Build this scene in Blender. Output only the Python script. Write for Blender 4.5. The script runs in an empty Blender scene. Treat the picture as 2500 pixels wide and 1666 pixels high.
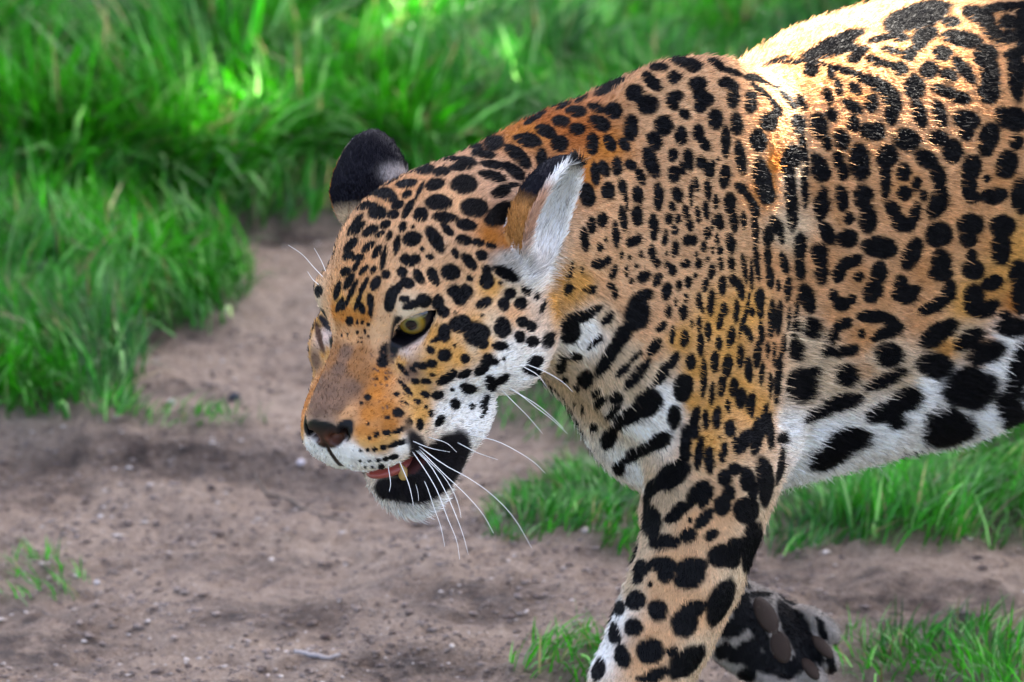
import bpy, math, os, time
import numpy as np
from mathutils import Vector, Matrix
from mathutils.bvhtree import BVHTree
T00 = time.time()
DEV = os.environ.get('DEV', '')
rng = np.random.default_rng(7)
sc = bpy.context.scene
COL = sc.collection

# ------------------------------------------------------------------ camera
# unit of the animal's own space ("au") = 0.3 mm; frame (U right, V up, W away)
AU = 0.0003
DIST = 5.0
DAU = DIST / AU
PITCH = math.radians(18)
CW, CH = 2500.0, 1666.0
cp_, sp_ = math.cos(PITCH), math.sin(PITCH)
VAX = np.array([0, sp_, cp_]); WAX = np.array([0, cp_, -sp_]); UAX = np.array([1.0, 0, 0])

YB = math.radians(28)          # the body's heading
eb = np.array([math.cos(YB), math.sin(YB) * sp_, math.sin(YB) * cp_])
eu = np.array([0, cp_, -sp_])
es = np.array([-math.sin(YB), math.cos(YB) * sp_, math.cos(YB) * cp_])
OB = np.array([426.0, 717.6, 442.8])   # withers
GROUND_H = -1980.0                      # ground below the withers
def body(b, h, s):
    return OB + eb * b + eu * h + es * s
_g = body(0, GROUND_H, 0)
CAMZ = -AU * (_g[1] * cp_ - (_g[2] + DAU) * sp_)
CAMLOC = np.array([0, -DIST * cp_, CAMZ])
def to_world(P):
    P = np.asarray(P, float)
    return (P[..., 0:1] * UAX + P[..., 1:2] * VAX + (P[..., 2:3] + DAU) * WAX) * AU + CAMLOC
def px_of(P):
    k = 1 + P[..., 2] / DAU
    return np.stack([P[..., 0] / k + CW / 2, -P[..., 1] / k + CH / 2], -1)
def at(px, py, W):
    k = 1 + W / DAU
    return np.array([(px - CW / 2) * k, -(py - CH / 2) * k, W])
def onbody(px, py, s):
    """point seen at px,py lying s off the animal's midline plane"""
    b = h = 0.0
    A = np.array([[eb[0], eu[0]], [eb[1], eu[1]]])
    for _ in range(25):
        P = body(b, h, s); t = at(px, py, P[2])
        d = np.linalg.solve(A, t[:2] - P[:2]); b += d[0]; h += d[1]
    return body(b, h, s)

cam = bpy.data.cameras.new('camera'); camo = bpy.data.objects.new('camera', cam); COL.objects.link(camo)
camo.location = CAMLOC; camo.rotation_euler = (math.radians(90) - PITCH, 0, 0)
cam.sensor_width = 36; cam.lens = 36 * DIST / (CW * AU)
cam.clip_start = 0.1; cam.clip_end = 200
cam.dof.use_dof = True; cam.dof.focus_distance = DIST + 0.03; cam.dof.aperture_fstop = 9.5
sc.camera = camo

# ------------------------------------------------------------------ light
SUN_EL, SUN_AZ = math.radians(62), math.radians(58)   # azimuth from +X (right) towards +Y (away)
world = bpy.data.worlds.new('World'); sc.world = world; world.use_nodes = True
wn = world.node_tree.nodes; wl = world.node_tree.links
bg = wn['Background']; sky = wn.new('ShaderNodeTexSky'); sky.sky_type = 'NISHITA'; sky.sun_disc = False
sky.sun_elevation = SUN_EL; sky.sun_rotation = math.pi / 2 - SUN_AZ
sky.air_density = 0.5; sky.dust_density = 5.0; sky.ozone_density = 0.3
wl.new(sky.outputs[0], bg.inputs[0]); bg.inputs[1].default_value = 0.05
sun = bpy.data.lights.new('sun', 'SUN'); suno = bpy.data.objects.new('sun', sun); COL.objects.link(suno)
sun.energy = 5.0; sun.angle = math.radians(0.5); sun.color = (1.0, 0.93, 0.82)
sd = Vector((math.cos(SUN_EL) * math.cos(SUN_AZ), math.cos(SUN_EL) * math.sin(SUN_AZ), math.sin(SUN_EL)))
suno.rotation_euler = sd.to_track_quat('Z', 'Y').to_euler(); suno.location = (2, 2, 4)
sc.view_settings.view_transform = 'Standard'; sc.view_settings.look = 'None'
sc.view_settings.gamma = 1.0; sc.view_settings.exposure = 4.38; sc.view_settings.use_curve_mapping = False
sc.render.engine = 'CYCLES'
sc.cycles.max_bounces = 6; sc.cycles.transparent_max_bounces = 4
sc.cycles.use_denoising = True

# ------------------------------------------------------------------ helpers
def mesh_obj(name, verts, faces, mat=None, parent=None, smooth=True):
    me = bpy.data.meshes.new(name)
    verts = np.asarray(verts, np.float32)
    if isinstance(faces, np.ndarray):
        n, k = faces.shape
        me.vertices.add(len(verts)); me.vertices.foreach_set('co', verts.ravel())
        me.loops.add(n * k); me.loops.foreach_set('vertex_index', faces.astype(np.int32).ravel())
        me.polygons.add(n); me.polygons.foreach_set('loop_start', np.arange(0, n * k, k, dtype=np.int32))
        me.update(calc_edges=True)
    else:
        me.from_pydata(verts.tolist(), [], faces)
    if smooth:
        me.polygons.foreach_set('use_smooth', np.ones(len(me.polygons), bool))
    o = bpy.data.objects.new(name, me); COL.objects.link(o)
    if mat: me.materials.append(mat)
    if parent: o.parent = parent
    return o
def tag(o, label=None, cat=None, group=None, kind=None):
    for k, v in (('label', label), ('category', cat), ('group', group), ('kind', kind)):
        if v: o[k] = v
    return o
def mat_principled(name, color=(0.5, 0.5, 0.5), rough=0.5, **kw):
    m = bpy.data.materials.new(name); m.use_nodes = True
    b = m.node_tree.nodes['Principled BSDF']
    b.inputs['Base Color'].default_value = (*color, 1); b.inputs['Roughness'].default_value = rough
    for k, v in kw.items(): b.inputs[k].default_value = v
    return m, b, m.node_tree.nodes, m.node_tree.links
def add_attr(me, name, data, typ='FLOAT_COLOR', dom='POINT'):
    a = me.attributes.new(name, typ, dom)
    a.data.foreach_set('color' if 'COLOR' in typ else 'value', np.ascontiguousarray(data, np.float32).ravel())
def norm(v):
    v = np.asarray(v, float); return v / np.linalg.norm(v, axis=-1, keepdims=True)

# ------------------------------------------------------------------ ground and grass
def ground_px(px, py):
    """where the ray through a picture point meets the ground (world x, y)"""
    px = np.asarray(px, float); py = np.asarray(py, float)
    d = (px - CW / 2)[..., None] * AU * UAX + (CH / 2 - py)[..., None] * AU * VAX + DIST * WAX
    t = -CAMLOC[2] / d[..., 2]
    return CAMLOC[:2] + d[..., :2] * t[..., None]
def vnoise(x, y, seed=0):
    xi, yi = np.floor(x).astype(np.int64), np.floor(y).astype(np.int64); fx, fy = x - xi, y - yi
    fx, fy = fx * fx * (3 - 2 * fx), fy * fy * (3 - 2 * fy)
    def h(a, b):
        v = np.sin(a * 127.1 + b * 311.7 + seed * 74.7) * 43758.5453; return v - np.floor(v)
    return (h(xi, yi) * (1 - fx) + h(xi + 1, yi) * fx) * (1 - fy) + (h(xi, yi + 1) * (1 - fx) + h(xi + 1, yi + 1) * fx) * fy
def fbm(x, y, o=4, seed=0):
    return sum(vnoise(x * 2**i, y * 2**i, seed + i) / 2**i for i in range(o)) / sum(1 / 2**i for i in range(o))
# turf: soft patches given as (picture x, y, half sizes, density, blade length in mm)
TURF = [(150, 250, 620, 340, 1.0, 145), (520, 320, 330, 200, 1.0, 110), (150, 620, 380, 230, 1.0, 80), (420, 680, 190, 150, .9, 60), (90, 870, 250, 170, 1.0, 62), (130, 960, 130, 90, .9, 45), (640, 480, 220, 60, .8, 60),
 (1000, 200, 460, 260, 1.0, 85), (1350, 200, 420, 240, .85, 60), (1650, 150, 420, 260, .7, 55), (2100, 150, 560, 260, .8, 60), (700, 130, 700, 200, 1.0, 110), (1250, 420, 320, 150, .8, 50), (850, 440, 90, 90, .6, 45),
 (460, 1040, 190, 22, .35, 22), (260, 1030, 110, 25, .6, 30), (60, 1375, 150, 70, .35, 20),
 (1300, 960, 170, 75, .7, 24), (1400, 1240, 190, 95, .9, 24), (1500, 1330, 80, 55, .7, 24), (1260, 1290, 90, 50, .45, 18), (1560, 1150, 120, 160, .7, 34),
 (2250, 1220, 380, 130, 1.0, 46), (2500, 1220, 300, 120, 1.0, 42), (2050, 1230, 170, 90, .9, 38), (2420, 1080, 300, 60, .8, 44), (2200, 1060, 300, 60, .8, 40), (1980, 1310, 120, 40, .4, 24),
 (2330, 1600, 330, 75, .55, 34), (2480, 1640, 160, 90, .75, 36), (2080, 1560, 120, 60, .25, 22), (1400, 1640, 130, 55, .5, 36), (1290, 1660, 60, 30, .3, 30),
 (1750, 800, 700, 300, .8, 45)]
def turf(px, py):
    """density 0..1 and blade length at picture points"""
    D = np.zeros(px.shape); Ln = np.zeros(px.shape)
    for x, y, a, b, d, l in TURF:
        q_ = np.sqrt(((px - x) / a)**2 + ((py - y) / b)**2)
        w = np.clip((1.12 - q_) / .30, 0, 1) * d
        Ln = np.where(w > D, l, Ln); D = np.maximum(D, w)
    return D, Ln
def w2px(x, y, z=0):
    P = np.stack([x, y, np.broadcast_to(z, x.shape)], -1) - CAMLOC
    u, v, w = P @ UAX, P @ VAX, P @ WAX
    return u / w * DIST / AU + CW / 2, CH / 2 - v / w * DIST / AU
def gheight(x, y):
    px, py = w2px(x, y)
    z = (fbm(x * 3, y * 3, 3, 5) - .5) * .045 + (fbm(x * 13, y * 13, 4, 9) - .5) * .026 + (fbm(x * 60, y * 60, 3, 3) - .5) * .011
    inv = np.clip(1.5 - np.hypot(x, y - .5) / 3, 0, 1)
    # the trodden path lies a little lower than the turf; a lip runs along its edge on the left
    d, _ = turf(px, py)
    z = z * (.4 + .6 * inv) + .012 * d
    edge = 1065 + .07 * px + .00003 * (px - 300)**2
    z -= .022 * np.clip((py - edge + 14) / 24, 0, 1) * np.clip((1100 - px) / 250, 0, 1) * np.clip((1700 - py) / 300, 0, 1) * inv
    return z
def grid_axis(a, b, step, far, grow=1.35):
    v = list(np.arange(a, b + step, step)); s = step
    hi = [v[-1]]; lo = [v[0]]
    while hi[-1] < far: s *= grow; hi.append(hi[-1] + s)
    s = step
    while lo[-1] > -far: s *= grow; lo.append(lo[-1] - s)
    return np.array(lo[:0:-1] + v + hi[1:])
ax_, ay_ = grid_axis(-.62, .75, .006, 70), grid_axis(-.45, 2.9, .010, 90)
GX, GY = np.meshgrid(ax_, ay_, indexing='ij')
GZ = gheight(GX.ravel(), GY.ravel()).reshape(GX.shape)
ni, nj = GX.shape; ii_ = np.arange(ni * nj).reshape(ni, nj)
GQ = np.stack([ii_[:-1, :-1], ii_[1:, :-1], ii_[1:, 1:], ii_[:-1, 1:]], -1).reshape(-1, 4)
gm, gb, gn, gl = mat_principled('soil', rough=.95)
tc = gn.new('ShaderNodeTexCoord')
def noise(scale, detail=6, rough=.6):
    t = gn.new('ShaderNodeTexNoise'); t.inputs['Scale'].default_value = scale; t.inputs['Detail'].default_value = detail; t.inputs['Roughness'].default_value = rough
    gl.new(tc.outputs['Object'], t.inputs['Vector']); return t
def ramp(src, stops):
    r = gn.new('ShaderNodeValToRGB'); e = r.color_ramp.elements
    e[0].position, e[0].color = stops[0][0], (*stops[0][1], 1); e[1].position, e[1].color = stops[-1][0], (*stops[-1][1], 1)
    for p_, c_ in stops[1:-1]: x = e.new(p_); x.color = (*c_, 1)
    gl.new(src, r.inputs[0]); return r
def mixc(fac, a, b, mode='MIX'):
    m = gn.new('ShaderNodeMix'); m.data_type = 'RGBA'; m.blend_type = mode
    if isinstance(fac, float): m.inputs[0].default_value = fac
    else: gl.new(fac, m.inputs[0])
    gl.new(a, m.inputs[6]); gl.new(b, m.inputs[7]); return m.outputs[2]
n1, n2, n3 = noise(7, 5), noise(60, 6, .7), noise(260, 4, .7)
c1 = ramp(n1.outputs[0], [(.37, (.070, .042, .026)), (.47, (.33, .225, .146)), (.66, (.50, .375, .262))])
c2 = ramp(n2.outputs[0], [(.38, (.035, .022, .014)), (.50, (.31, .218, .145)), (.66, (.58, .445, .32))])
c3 = ramp(n3.outputs[0], [(.32, (.08, .055, .045)), (.5, (.32, .24, .20)), (.72, (.66, .56, .49))])
cc = mixc(.5, c1.outputs[0], c2.outputs[0]); cc = mixc(.34, cc, c3.outputs[0])
st_ = gn.new('ShaderNodeAttribute'); st_.attribute_name = 'humus'
hm = gn.new('ShaderNodeMath'); hm.operation = 'MULTIPLY'; gl.new(st_.outputs['Fac'], hm.inputs[0])
hr = ramp(noise(22, 5, .7).outputs[0], [(.34, (0, 0, 0)), (.56, (1, 1, 1))]); gl.new(hr.outputs[0], hm.inputs[1])
hc = ramp(n2.outputs[0], [(.35, (.022, .013, .009)), (.65, (.115, .072, .05))])
cc = mixc(hm.outputs[0], cc, hc.outputs[0])
ga = gn.new('ShaderNodeAttribute'); ga.attribute_name = 'turf'
gcol = ramp(noise(40).outputs[0], [(.35, (.018, .030, .008)), (.7, (.05, .075, .02))])
cc = mixc(ga.outputs['Fac'], cc, gcol.outputs[0])
gl.new(cc, gb.inputs['Base Color'])
bp = gn.new('ShaderNodeBump'); bp.inputs['Strength'].default_value = 1.0; bp.inputs['Distance'].default_value = .012
ms = gn.new('ShaderNodeMath'); ms.operation = 'ADD'; gl.new(n2.outputs[0], ms.inputs[0]); gl.new(n3.outputs[0], ms.inputs[1]); gl.new(ms.outputs[0], bp.inputs['Height']); gl.new(bp.outputs[0], gb.inputs['Normal'])
ground = mesh_obj('ground', np.stack([GX, GY, GZ], -1).reshape(-1, 3), GQ, gm)
gpx, gpy = w2px(GX.ravel(), GY.ravel())
dT, _ = turf(gpx, gpy)
hum = np.zeros(len(gpx))
for x, y, a, b in [(1150, 1490, 190, 55), (90, 1560, 230, 130), (640, 1500, 230, 45), (2300, 1490, 280, 70), (900, 1650, 300, 40), (2130, 1450, 220, 60), (330, 1090, 330, 24), (1850, 1400, 160, 60), (420, 830, 160, 40), (700, 560, 260, 40), (620, 1340, 180, 30), (60, 1140, 160, 40)]:
    hum = np.maximum(hum, np.clip(1.35 - np.sqrt(((gpx - x) / a)**2 + ((gpy - y) / b)**2), 0, 1))
add_attr(ground.data, 'humus', hum, 'FLOAT')
far_ = np.clip((np.hypot(GX, GY - .8).ravel() - 1.6) / 1.0, 0, 1)
add_attr(ground.data, 'turf', np.clip(np.maximum(dT * .85, far_), 0, 1), 'FLOAT')
tag(ground, kind='structure')

def blades(name, N, xr, yr, label, wide=1.0, far=False):
    """grass as separate bent blades"""
    x = rng.uniform(*xr, N); y = rng.uniform(*yr, N)
    px, py = w2px(x, y)
    d, ln = turf(px, py)
    cl = fbm(x * 9, y * 9, 3, 21)
    if far:
        inside = (px > -150) & (px < CW + 150) & (py > -60) & (py < CH + 200)
        d = np.where(inside, 0, np.where(fbm(x * 1.3, y * 1.3, 2, 4) > .42, .9, .15)); ln = np.full(N, 65.)
    d = d * np.clip(.25 + 1.7 * (cl - .25), .15, 1.2)
    k = rng.random(N) < d
    x, y, ln, cl = x[k], y[k], ln[k], cl[k]; n = len(x)
    z = gheight(x, y) - .002
    L = ln / 1000 * rng.uniform(.45, 1.25, n) * (.65 + .7 * cl)
    # blades lie over in tufts: a slowly turning lean
    th = 2 * math.pi * fbm(x * 4.5, y * 4.5, 2, 33) * 2.2 + rng.normal(0, .8, n)
    lean = np.clip(rng.normal(.72, .34, n), .05, 1.4)
    dx, dy = np.cos(th), np.sin(th)
    wd = np.clip(L * .022, .0009, .0027) * wide * rng.uniform(.7, 1.35, n)
    fa = rng.uniform(0, math.pi, n); sx, sy = np.cos(fa), np.sin(fa)
    V = np.empty((n, 7, 3), np.float32); ts = (0, .38, .72, 1.0)
    for j, t in enumerate(ts):
        hh = L * (t * np.cos(lean * (.35 + .65 * t)) ) ; out = L * t * np.sin(lean * (.35 + .9 * t))
        cx, cy, cz = x + dx * out, y + dy * out, z + np.maximum(hh, .002 * t)
        w = wd * (1, .95, .62, 0)[j]
        if j < 3:
            V[:, 2 * j] = np.stack([cx - sx * w, cy - sy * w, cz], 1); V[:, 2 * j + 1] = np.stack([cx + sx * w, cy + sy * w, cz], 1)
        else: V[:, 6] = np.stack([cx, cy, cz], 1)
    b = (np.arange(n) * 7)[:, None]
    F_ = np.concatenate([b + np.array([[0, 1, 3]]), b + np.array([[0, 3, 2]]), b + np.array([[2, 3, 5]]), b + np.array([[2, 5, 4]]), b + np.array([[4, 5, 6]])])
    m = bpy.data.materials.get('grass')
    if m is None:
        m, pb, nn, ll = mat_principled('grass', rough=.42)
        a = nn.new('ShaderNodeAttribute'); a.attribute_name = 'tint'; ll.new(a.outputs['Color'], pb.inputs['Base Color'])
        tr = nn.new('ShaderNodeBsdfTranslucent'); ll.new(a.outputs['Color'], tr.inputs['Color'])
        mx = nn.new('ShaderNodeMixShader'); mx.inputs[0].default_value = .42
        ll.new(pb.outputs[0], mx.inputs[1]); ll.new(tr.outputs[0], mx.inputs[2]); ll.new(mx.outputs[0], nn['Material Output'].inputs[0])
    o = mesh_obj(name, V.reshape(-1, 3), F_, m)
    g1, g2, g3, dry = np.array((.003, .085, .002)), np.array((.042, .33, .004)), np.array((.17, .40, .10)), np.array((.24, .21, .09))
    r = rng.random((n, 1)); tone = np.clip(fbm(x * 5, y * 5, 2, 77)[:, None] * 1.4 - .2 + .25 * (r - .5), 0, 1)
    c = g1 * (1 - tone) + g2 * tone
    c = np.where(rng.random((n, 1)) < .16, g3, c); c = np.where(rng.random((n, 1)) < .05, dry, c)
    c = c * np.exp(rng.normal(0, .42, (n, 1)))
    add_attr(o.data, 'tint', np.repeat(np.c_[np.clip(c, 0, 1), np.ones(n)], 7, 0))
    tag(o, label, 'grass', kind='stuff'); print(name, n)
    return o
GN = .35 if 'g' in DEV else 1.0
blades('grass', int(330000 * GN), (-.75, .85), (-.25, 2.75), 'bright green grass growing in thick tufts along the dirt path')
blades('grass', int(95000 * GN), (-2.0, 2.3), (-1.0, 4.6), 'grass spreading away around the trodden dirt path', wide=1.5, far=True)

# crumbs of soil, chips and grit: too many to count
def grit(N):
    x = rng.uniform(-.62, .75, N); y = rng.uniform(-.4, 1.9, N); px, py = w2px(x, y); d, _ = turf(px, py)
    k = (rng.random(N) > d * .9) & (rng.random(N) < np.clip((fbm(x * 6, y * 6, 3, 61) - .30) * 3.0, .06, 1)); x, y = x[k], y[k]; n = len(x)
    r = .0013 * np.exp(rng.normal(0, .5, n)).clip(.4, 3.2); z = gheight(x, y) + r * .25
    base = np.array([(1, 0, 0), (-1, 0, 0), (0, 1, 0), (0, -1, 0), (0, 0, .6), (0, 0, -.6)])
    V = base[None] * rng.uniform(.5, 1.5, (n, 6, 3)) * r[:, None, None] * np.stack([rng.uniform(.8, 2.0, n), np.ones(n), rng.uniform(.5, .9, n)], 1)[:, None]
    a = rng.uniform(0, 6.28, n); c, s = np.cos(a)[:, None], np.sin(a)[:, None]
    V = np.stack([V[..., 0] * c - V[..., 1] * s, V[..., 0] * s + V[..., 1] * c, V[..., 2]], -1) + np.stack([x, y, z], 1)[:, None]
    F0 = np.array([(0, 2, 4), (2, 1, 4), (1, 3, 4), (3, 0, 4), (2, 0, 5), (1, 2, 5), (3, 1, 5), (0, 3, 5)])
    F_ = ((np.arange(n) * 6)[:, None, None] + F0[None]).reshape(-1, 3)
    m, pb, nn, ll = mat_principled('grit', rough=.9); at2 = nn.new('ShaderNodeAttribute'); at2.attribute_name = 'tint'; ll.new(at2.outputs['Color'], pb.inputs['Base Color'])
    o = mesh_obj('grit', V.reshape(-1, 3), F_, m, smooth=False)
    t = rng.random((n, 1)); c = np.array((.09, .06, .048)) * (1 - t) + np.array((.27, .215, .18)) * t
    c = np.where(rng.random((n, 1)) < .07, np.array((.55, .48, .42)), c)
    add_attr(o.data, 'tint', np.repeat(np.c_[c, np.ones(n)], 6, 0)); tag(o, 'soil crumbs and small chips scattered over the dirt path', 'grit', kind='stuff')
grit(int(80000 * GN))

# stones and sticks one can pick out
def stone(px, py, rx_, ry_, col, label):
    from mathutils import noise as mn
    p = ground_px(px, py); k = AU * 1.05; a = rng.uniform(0, 3)
    V, F_ = [], []; nu, nv = 14, 9
    for i in range(nv + 1):
        for j in range(nu):
            t, f = math.pi * i / nv, 2 * math.pi * j / nu; v = Vector((math.sin(t) * math.cos(f), math.sin(t) * math.sin(f), math.cos(t)))
            v *= 1 + .28 * mn.noise(v * 1.6 + Vector((px, py, 0)))
            V.append((v.x * rx_ * k, v.y * (rx_ + ry_) / 2 * k, v.z * ry_ * k))
    for i in range(nv):
        for j in range(nu): F_.append((i * nu + j, (i + 1) * nu + j, (i + 1) * nu + (j + 1) % nu, i * nu + (j + 1) % nu))
    m, pb, nn, ll = mat_principled('stone', col, .8); no = nn.new('ShaderNodeTexNoise'); no.inputs['Scale'].default_value = 400; bu = nn.new('ShaderNodeBump'); bu.inputs['Strength'].default_value = .6; bu.inputs['Distance'].default_value = .001
    ll.new(no.outputs[0], bu.inputs['Height']); ll.new(bu.outputs[0], pb.inputs['Normal'])
    o = mesh_obj('stone', V, F_, m); o.location = (p[0], p[1], float(gheight(np.array([p[0]]), np.array([p[1]]))[0]) + ry_ * k * .45); o.rotation_euler = (0, 0, a)
    tag(o, label, 'stone', 'loose stones on the dirt path'); return o
stone(572, 966, 20, 14, (.03, .032, .045), 'dark bluish stone on the path left of the jaguar\'s muzzle')
stone(418, 982, 13, 9, (.55, .50, .46), 'pale pebble beside the left grass tuft, left of the dark stone')
stone(735, 1112, 14, 9, (.60, .55, .56), 'pale pebble just left of the jaguar\'s nose')
stone(515, 1135, 12, 8, (.09, .065, .055), 'small dark clod by the thin root across the path')
stone(245, 1205, 9, 7, (.62, .56, .50), 'small whitish pebble on the bare dirt at left')
stone(236, 1384, 10, 7, (.60, .55, .52), 'whitish pebble in the lower left dirt near sparse grass')
stone(1430, 1350, 13, 9, (.45, .38, .32), 'tan pebble below the grass patch before the foreleg')
stone(700, 1255, 8, 6, (.58, .52, .48), 'small whitish pebble in the middle of the path')
def stick(pts, r, col, name, label, lift=1.0):
    P = []
    for px, py in pts:
        p = ground_px(px, py); P.append((p[0], p[1], float(gheight(np.array([p[0]]), np.array([p[1]]))[0]) + r * lift))
    P = np.array(P); t = np.arange(len(P)); tt = np.linspace(0, len(P) - 1, 5 * len(P))
    P = np.stack([np.interp(tt, t, P[:, i]) for i in range(3)], 1); P[1:-1] += rng.normal(0, r * .22, P[1:-1].shape)
    seg, V, F_ = 7, [], []
    for i, p in enumerate(P):
        d = norm(P[min(i + 1, len(P) - 1)] - P[max(i - 1, 0)]); u = norm(np.cross(d, (0, 0, 1.))); w = np.cross(u, d); rr = r * (1 - .5 * abs(i / (len(P) - 1) - .4)) * rng.uniform(.85, 1.15)
        for k in range(seg): a = 2 * math.pi * k / seg; V.append(p + (u * math.cos(a) + w * math.sin(a)) * rr)
    for i in range(len(P) - 1):
        for k in range(seg): F_.append((i * seg + k, i * seg + (k + 1) % seg, (i + 1) * seg + (k + 1) % seg, (i + 1) * seg + k))
    F_.append(tuple(range(seg))); F_.append(tuple(range((len(P) - 1) * seg, len(P) * seg))[::-1])
    m, pb, nn, ll = mat_principled('bark', col, .85); no = nn.new('ShaderNodeTexNoise'); no.inputs['Scale'].default_value = 300; bu = nn.new('ShaderNodeBump'); bu.inputs['Strength'].default_value = .7; bu.inputs['Distance'].default_value = .001
    ll.new(no.outputs[0], bu.inputs['Height']); ll.new(bu.outputs[0], pb.inputs['Normal'])
    return tag(mesh_obj(name, np.array(V), F_, m), label, name.replace('_', ' '))
stick([(720, 1616), (765, 1628), (800, 1632), (830, 1624)], .0022, (.50, .45, .42), 'twig', 'pale weathered twig lying on the dirt at bottom centre-left')
stick([(618, 1112), (650, 1145), (705, 1160), (740, 1190), (790, 1208), (850, 1230)], .0016, (.15, .115, .085), 'root', 'thin dark root snaking over the path below the muzzle', .4)


# ------------------------------------------------------------------ the jaguar's shape: one smooth field on a rectilinear grid
HS = 3.6                                             # au per head-mm
def _headR(y, p, r):
    cy, sy, c, s, cr, sr = math.cos(y), math.sin(y), math.cos(p), math.sin(p), math.cos(r), math.sin(r)
    B = np.array([[1, 0, 0], [0, 0, 1], [0, -1, 0]], float)
    Rr = np.array([[cr, 0, sr], [0, 1, 0], [-sr, 0, cr]]); Rp = np.array([[1, 0, 0], [0, c, s], [0, -s, c]])
    Ry = np.array([[cy, 0, sy], [0, 1, 0], [-sy, 0, cy]])
    return Ry @ B @ Rp @ Rr
HR = _headR(math.radians(48), math.radians(30), math.radians(5))   # head frame: x near side, y forward, z up
HO = np.array([900.5 - 1250, 833 - 783.0, 0.0])
def head(x, y, z): return HO + HR @ (np.array([x, y, z], float) * HS)
def to_head(P): return (P - HO) @ HR / HS

def axis(lo, hi, segs):
    """segs: list of (upto, step)"""
    out = [lo]
    for upto, st in segs:
        while out[-1] < upto - 1e-6: out.append(out[-1] + st)
    return np.array(out, np.float32)
q = 1.6 if 'c' in DEV else 1.0
gx = axis(-600, 0, [(260, 5 * q), (1350, 9 * q), (2850, 22 * q)])
gy = axis(-1420, 0, [(-480, 10 * q), (640, 5 * q), (1000, 9 * q)])
gz = axis(-330, 0, [(430, 5 * q), (900, 8 * q), (2200, 20 * q)])
F = np.full((len(gx), len(gy), len(gz)), 400.0, np.float32)
def _sub(lo, hi):
    sl = []
    for g, a, b in zip((gx, gy, gz), lo, hi):
        i0 = max(0, int(np.searchsorted(g, a)) - 1); i1 = min(len(g), int(np.searchsorted(g, b)) + 1)
        sl.append(slice(i0, i1))
    X = gx[sl[0]][:, None, None]; Y = gy[sl[1]][None, :, None]; Z = gz[sl[2]][None, None, :]
    return tuple(sl), X, Y, Z
def smin(a, b, k):
    h = np.clip(0.5 + 0.5 * (b - a) / k, 0, 1); return b + (a - b) * h - k * h * (1 - h)
def apply(sl, d, k, sub):
    cur = F[sl]
    if sub: F[sl] = -smin(-cur, d, k)
    else: F[sl] = smin(cur, d, k)
def ell(c, r, A=None, k=30, sub=False, cut=None):
    """ellipsoid; A columns = axes"""
    c = np.asarray(c, float); r = np.asarray(r, float)
    A = np.eye(3) if A is None else np.asarray(A, float)
    ext = np.sqrt(((A * r) ** 2).sum(1)) + 1.8 * k + 15
    sl, X, Y, Z = _sub(c - ext, c + ext)
    X = X - c[0]; Y = Y - c[1]; Z = Z - c[2]
    p = [(A[0, i] * X + A[1, i] * Y + A[2, i] * Z).astype(np.float32) for i in range(3)]
    k0 = np.sqrt((p[0] / r[0]) ** 2 + (p[1] / r[1]) ** 2 + (p[2] / r[2]) ** 2)
    k1 = np.sqrt((p[0] / r[0] ** 2) ** 2 + (p[1] / r[1] ** 2) ** 2 + (p[2] / r[2] ** 2) ** 2) + 1e-9
    d = k0 * (k0 - 1) / k1
    apply(sl, d, k, sub)
def cone(a, b, ra, rb, k=30, sub=False, flat=None):
    a = np.asarray(a, float); b = np.asarray(b, float); R = max(ra, rb) + k + 15
    sl, X, Y, Z = _sub(np.minimum(a, b) - R, np.maximum(a, b) + R)
    d_ = b - a; L2 = d_ @ d_
    X = X - a[0]; Y = Y - a[1]; Z = Z - a[2]
    t = np.clip((X * d_[0] + Y * d_[1] + Z * d_[2]) / L2, 0, 1)
    d = np.sqrt((X - t * d_[0]) ** 2 + (Y - t * d_[1]) ** 2 + (Z - t * d_[2]) ** 2) - (ra + (rb - ra) * t)
    apply(sl, d.astype(np.float32), k, sub)
def chain(pts, k=30):
    for (a, ra), (b, rb) in zip(pts[:-1], pts[1:]): cone(a, b, ra, rb, k)
def cubic(xs, ys):
    """natural-ish smooth interpolation (monotone-free Catmull-Rom in x)"""
    xs = np.asarray(xs, float); ys = np.asarray(ys, float)
    m = np.gradient(ys, xs)
    def f(x):
        x = np.clip(x, xs[0], xs[-1]); i = np.clip(np.searchsorted(xs, x) - 1, 0, len(xs) - 2)
        h = xs[i + 1] - xs[i]; t = (x - xs[i]) / h
        return ((2 * t**3 - 3 * t**2 + 1) * ys[i] + (t**3 - 2 * t**2 + t) * h * m[i] + (-2 * t**3 + 3 * t**2) * ys[i + 1] + (t**3 - t**2) * h * m[i + 1])
    return f

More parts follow.
